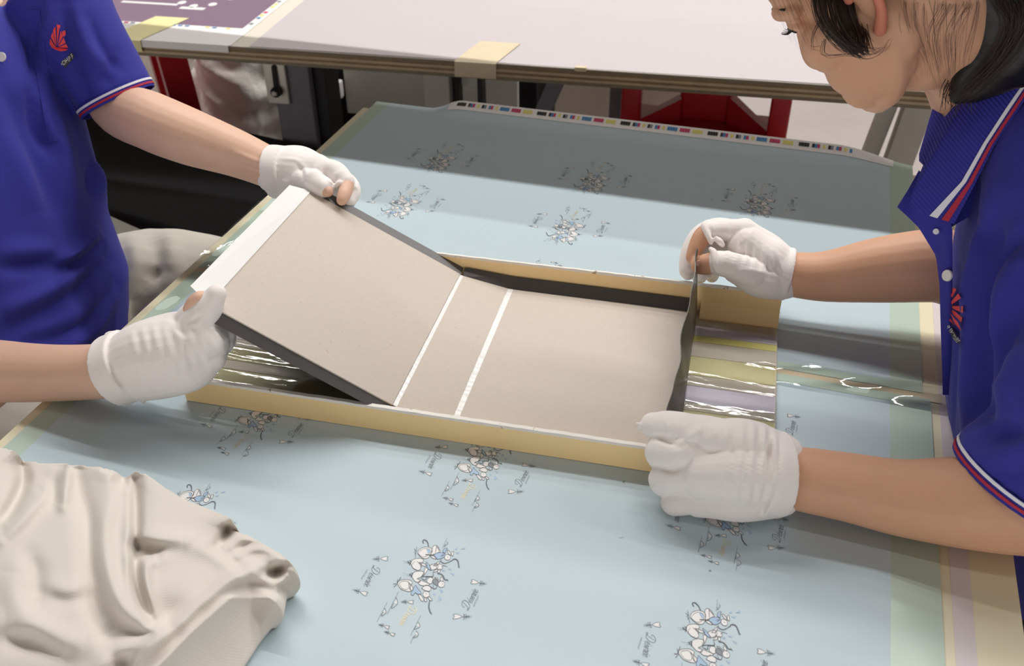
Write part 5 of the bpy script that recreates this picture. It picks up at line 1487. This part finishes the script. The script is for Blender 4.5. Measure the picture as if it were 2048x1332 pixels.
# black crate beside the worktable
cr_ = frame((-1.78, 1.52), math.radians(-9))
bc = empty('black_crate', cr_(.4, .2, FZ), 'large black crate standing behind the seated worker, red lid trim', 'crate')
MB().box(cr_, (0, .0, FZ), (.80, .40, -.27), bev=.012).obj('crate_body', M['blackcloth'], bc)
MB().box(cr_, (-.01, -.01, -.27), (.81, .41, -.245), bev=.006).obj('crate_lid', M['blackcloth'], bc)
MB().box(cr_, (.802, .05, -.30), (.815, .36, -.262), bev=.003).obj('lid_trim', M['red'], bc)
MB().box(cr_, (.30, -.022, -.42), (.52, -.001, -.385), bev=.006).obj('handle', M['black'], bc)
# grey bench in front of it
bf = frame((-1.34, 1.325), math.radians(-18))
be = empty('grey_bench', bf(.25, .03, FZ), 'low dark grey bench edge between black crate and grey trousers', 'bench')
MB().box(bf, (0, 0, -.275), (.52, .10, -.245), bev=.006).obj('seat', M['steel'], be)
for x in (.03, .49):
    for y in (.015, .085): MB().box(bf, (x - .012, y - .012, FZ), (x + .012, y + .012, -.27)).obj('leg', M['dark_steel'], be)
# red stool, part of its leg shows between the sacks
def stool(name, c, ang, zt, s, label, leg_w):
    fr = frame(c, ang)
    r = empty(name, fr(0, 0, FZ), label, 'stool', None)
    MB().box(fr, (-s, -s, zt - .03), (s, s, zt), bev=.012).obj('seat', M['red'], r, True)
    for i in (-1, 1):
        for j in (-1, 1):
            a = s - leg_w; b = s + .035 - leg_w
            p = [(i * (b + (leg_w if i > 0 else -leg_w) * q[0]) , j * (b + (.05 if j > 0 else -.05) * q[1]), FZ) for q in ((0, 0), (1, 0), (1, 1), (0, 1))]
            t = [(i * (a + (leg_w if i > 0 else -leg_w) * q[0]), j * (a + (.05 if j > 0 else -.05) * q[1]), zt - .03) for q in ((0, 0), (1, 0), (1, 1), (0, 1))]
            x0, x1 = (b, b + leg_w); y0, y1 = (b, b + .045); u0, u1 = (a, a + leg_w); v0, v1 = (a, a + .045)
            def rect4(X0, X1, Y0, Y1, z):
                xs = sorted((i * X0, i * X1)); ys = sorted((j * Y0, j * Y1))
                return [fr(xs[0], ys[0], z), fr(xs[1], ys[0], z), fr(xs[1], ys[1], z), fr(xs[0], ys[1], z)]
            mb = MB(); mb.hexa(rect4(x0, x1, y0, y1, FZ) + rect4(u0, u1, v0, v1, zt - .03)); mb.obj('leg', M['red'], r)
    for j in (-1, 1):
        MB().box(fr, (-s, j * (s - .01) - .012, -.55), (s, j * (s - .01) + .012, -.51), bev=.004).obj('stretcher', M['red'], r)
    return r
stool('red_stool', (-1.755, 2.15), math.radians(45), -.07, .13, 'tall red plastic stool under the purple print, one leg showing', .072)
# red chair under the far table
cf = frame((-.215, 2.14), math.radians(2))
rc = empty('red_chair', cf(0, 0, FZ), 'red plastic armchair pushed under the plywood-edged table', 'chair')
MB().box(cf, (-.19, -.17, -.285), (.19, .17, -.255), bev=.012).obj('seat', M['red'], rc, True)
MB().box(cf, (-.065, .10, -.262), (.058, .135, -.048), bev=.010).obj('backrest', M['red'], rc, True)
for x in (-.19, .145):
    MB().box(cf, (x, .0, -.262), (x + .045, .035, -.06), bev=.006).obj('arm_post', M['red'], rc, True)
    for y in (-.165, .125): MB().box(cf, (x, y, FZ), (x + .045, y + .04, -.28), bev=.006).obj('leg', M['red'], rc, True)
mb = MB(); mb.hexa([cf(.05, .09, -.26), cf(.16, .02, -.26), cf(.16, .05, -.26), cf(.05, .135, -.26), cf(.05, .09, -.19), cf(.16, .02, -.245), cf(.16, .05, -.245), cf(.05, .135, -.19)])
mb.obj('seat_wing', M['red'], rc)
mb = MB(); mb.hexa([cf(-.16, .02, -.26), cf(-.06, .09, -.26), cf(-.06, .135, -.26), cf(-.16, .05, -.26), cf(-.16, .02, -.245), cf(-.06, .09, -.205), cf(-.06, .135, -.205), cf(-.16, .05, -.245)])
mb.obj('seat_wing', M['red'], rc)
# grey sacks
def sack(c, r, h, seed, label):
    V, F = blob((c[0], c[1], FZ + h * .5), (r, r * .8, h * .56), None, 40)
    V = np.array(V); V[:, 2] = np.maximum(V[:, 2], FZ)
    co, fs = remesh([([tuple(v) for v in V], F)], .012, 1)
    N_ = normals(co, fs)
    co = co + N_ * (.022 * np.abs(vnoise(co * 13, seed)) + .012 * vnoise(co * 34, seed + 1))[:, None]
    co[:, 2] = np.maximum(co[:, 2], FZ)
    return tag(obj('plastic_sack', co, fs, M['sack'], None, True), label, 'sack', None)
sack((-2.10, 2.90), .32, .66, 21, 'big crumpled grey sack behind the tall red stool')
sack((-1.60, 2.46), .15, .60, 33, 'pale grey sack slumped against the dark leg of the far table')
# open cabinet below the far table
cb = empty('storage_cabinet', (-1.2, 2.55, FZ), 'grey cabinet with dark open shelf under the plywood-edged table', 'cabinet')
cbf = frame((-1.30, 2.40), A2)
MB().box(cbf, (.05, .0, -.43), (.55, .015, -.05), bev=.003).obj('upper_panel', M['panel'], cb)
MB().box(cbf, (.0, .016, FZ), (.60, .40, -.05), bev=.003).obj('body', M['blackcloth'], cb)
MB().box(cbf, (.0, -.03, -.52), (.60, .016, -.50), bev=.003).obj('shelf', M['dark_steel'], cb)
MB().box(cbf, (.02, -.06, FZ), (.58, .010, -.60), bev=.008).obj('drawer', M['black'], cb)
mb = MB(); mb.tube([cbf(.10, -.02, -.06), cbf(.09, -.02, -.14), cbf(.06, -.03, -.22), cbf(.045, -.03, -.30)], .004, 8); mb.obj('cable', M['black'], cb, True)
MB().box(cbf, (.02, -.045, -.37), (.055, -.02, -.32), bev=.006).obj('plug', M['paperwhite'], cb, True)
bbx = frame((-.66, 2.50), A2)
bo = empty('cardboard_box', bbx(.2, .15, FZ), 'beige cardboard box in the shade under the far table', 'box')
MB().box(bbx, (0, 0, FZ), (.46, .34, -.24), bev=.004).obj('box_body', M['beige'], bo)
for a, b in ((0, .168), (.172, .34)): MB().box(bbx, (-.002, a, -.24), (.462, b, -.236)).obj('flap', M['beige'], bo)
# seat under the seated worker
sf = empty('work_stool', (-1.06, .90, FZ), 'dark stool under the seated worker in grey trousers', 'stool')
v, f = tube([(-1.06, .90, -.335), (-1.06, .90, -.300)], [.17, .17], 28, True, 1, caps_round=False); obj('seat', v, f, M['black'], sf)
for k in range(4):
    a = math.pi / 4 + k * math.pi / 2
    mb = MB(); mb.tube([(-1.06 + .11 * math.cos(a), .90 + .11 * math.sin(a), -.33), (-1.06 + .17 * math.cos(a), .90 + .17 * math.sin(a), FZ)], .012, 8); mb.obj('leg', M['dark_steel'], sf)
# ------------------------------------------------------------------ lift everything so that the floor is at z = 0
for o in list(C.objects):
    if o.parent is None:
        o.location.z += TABLE_H
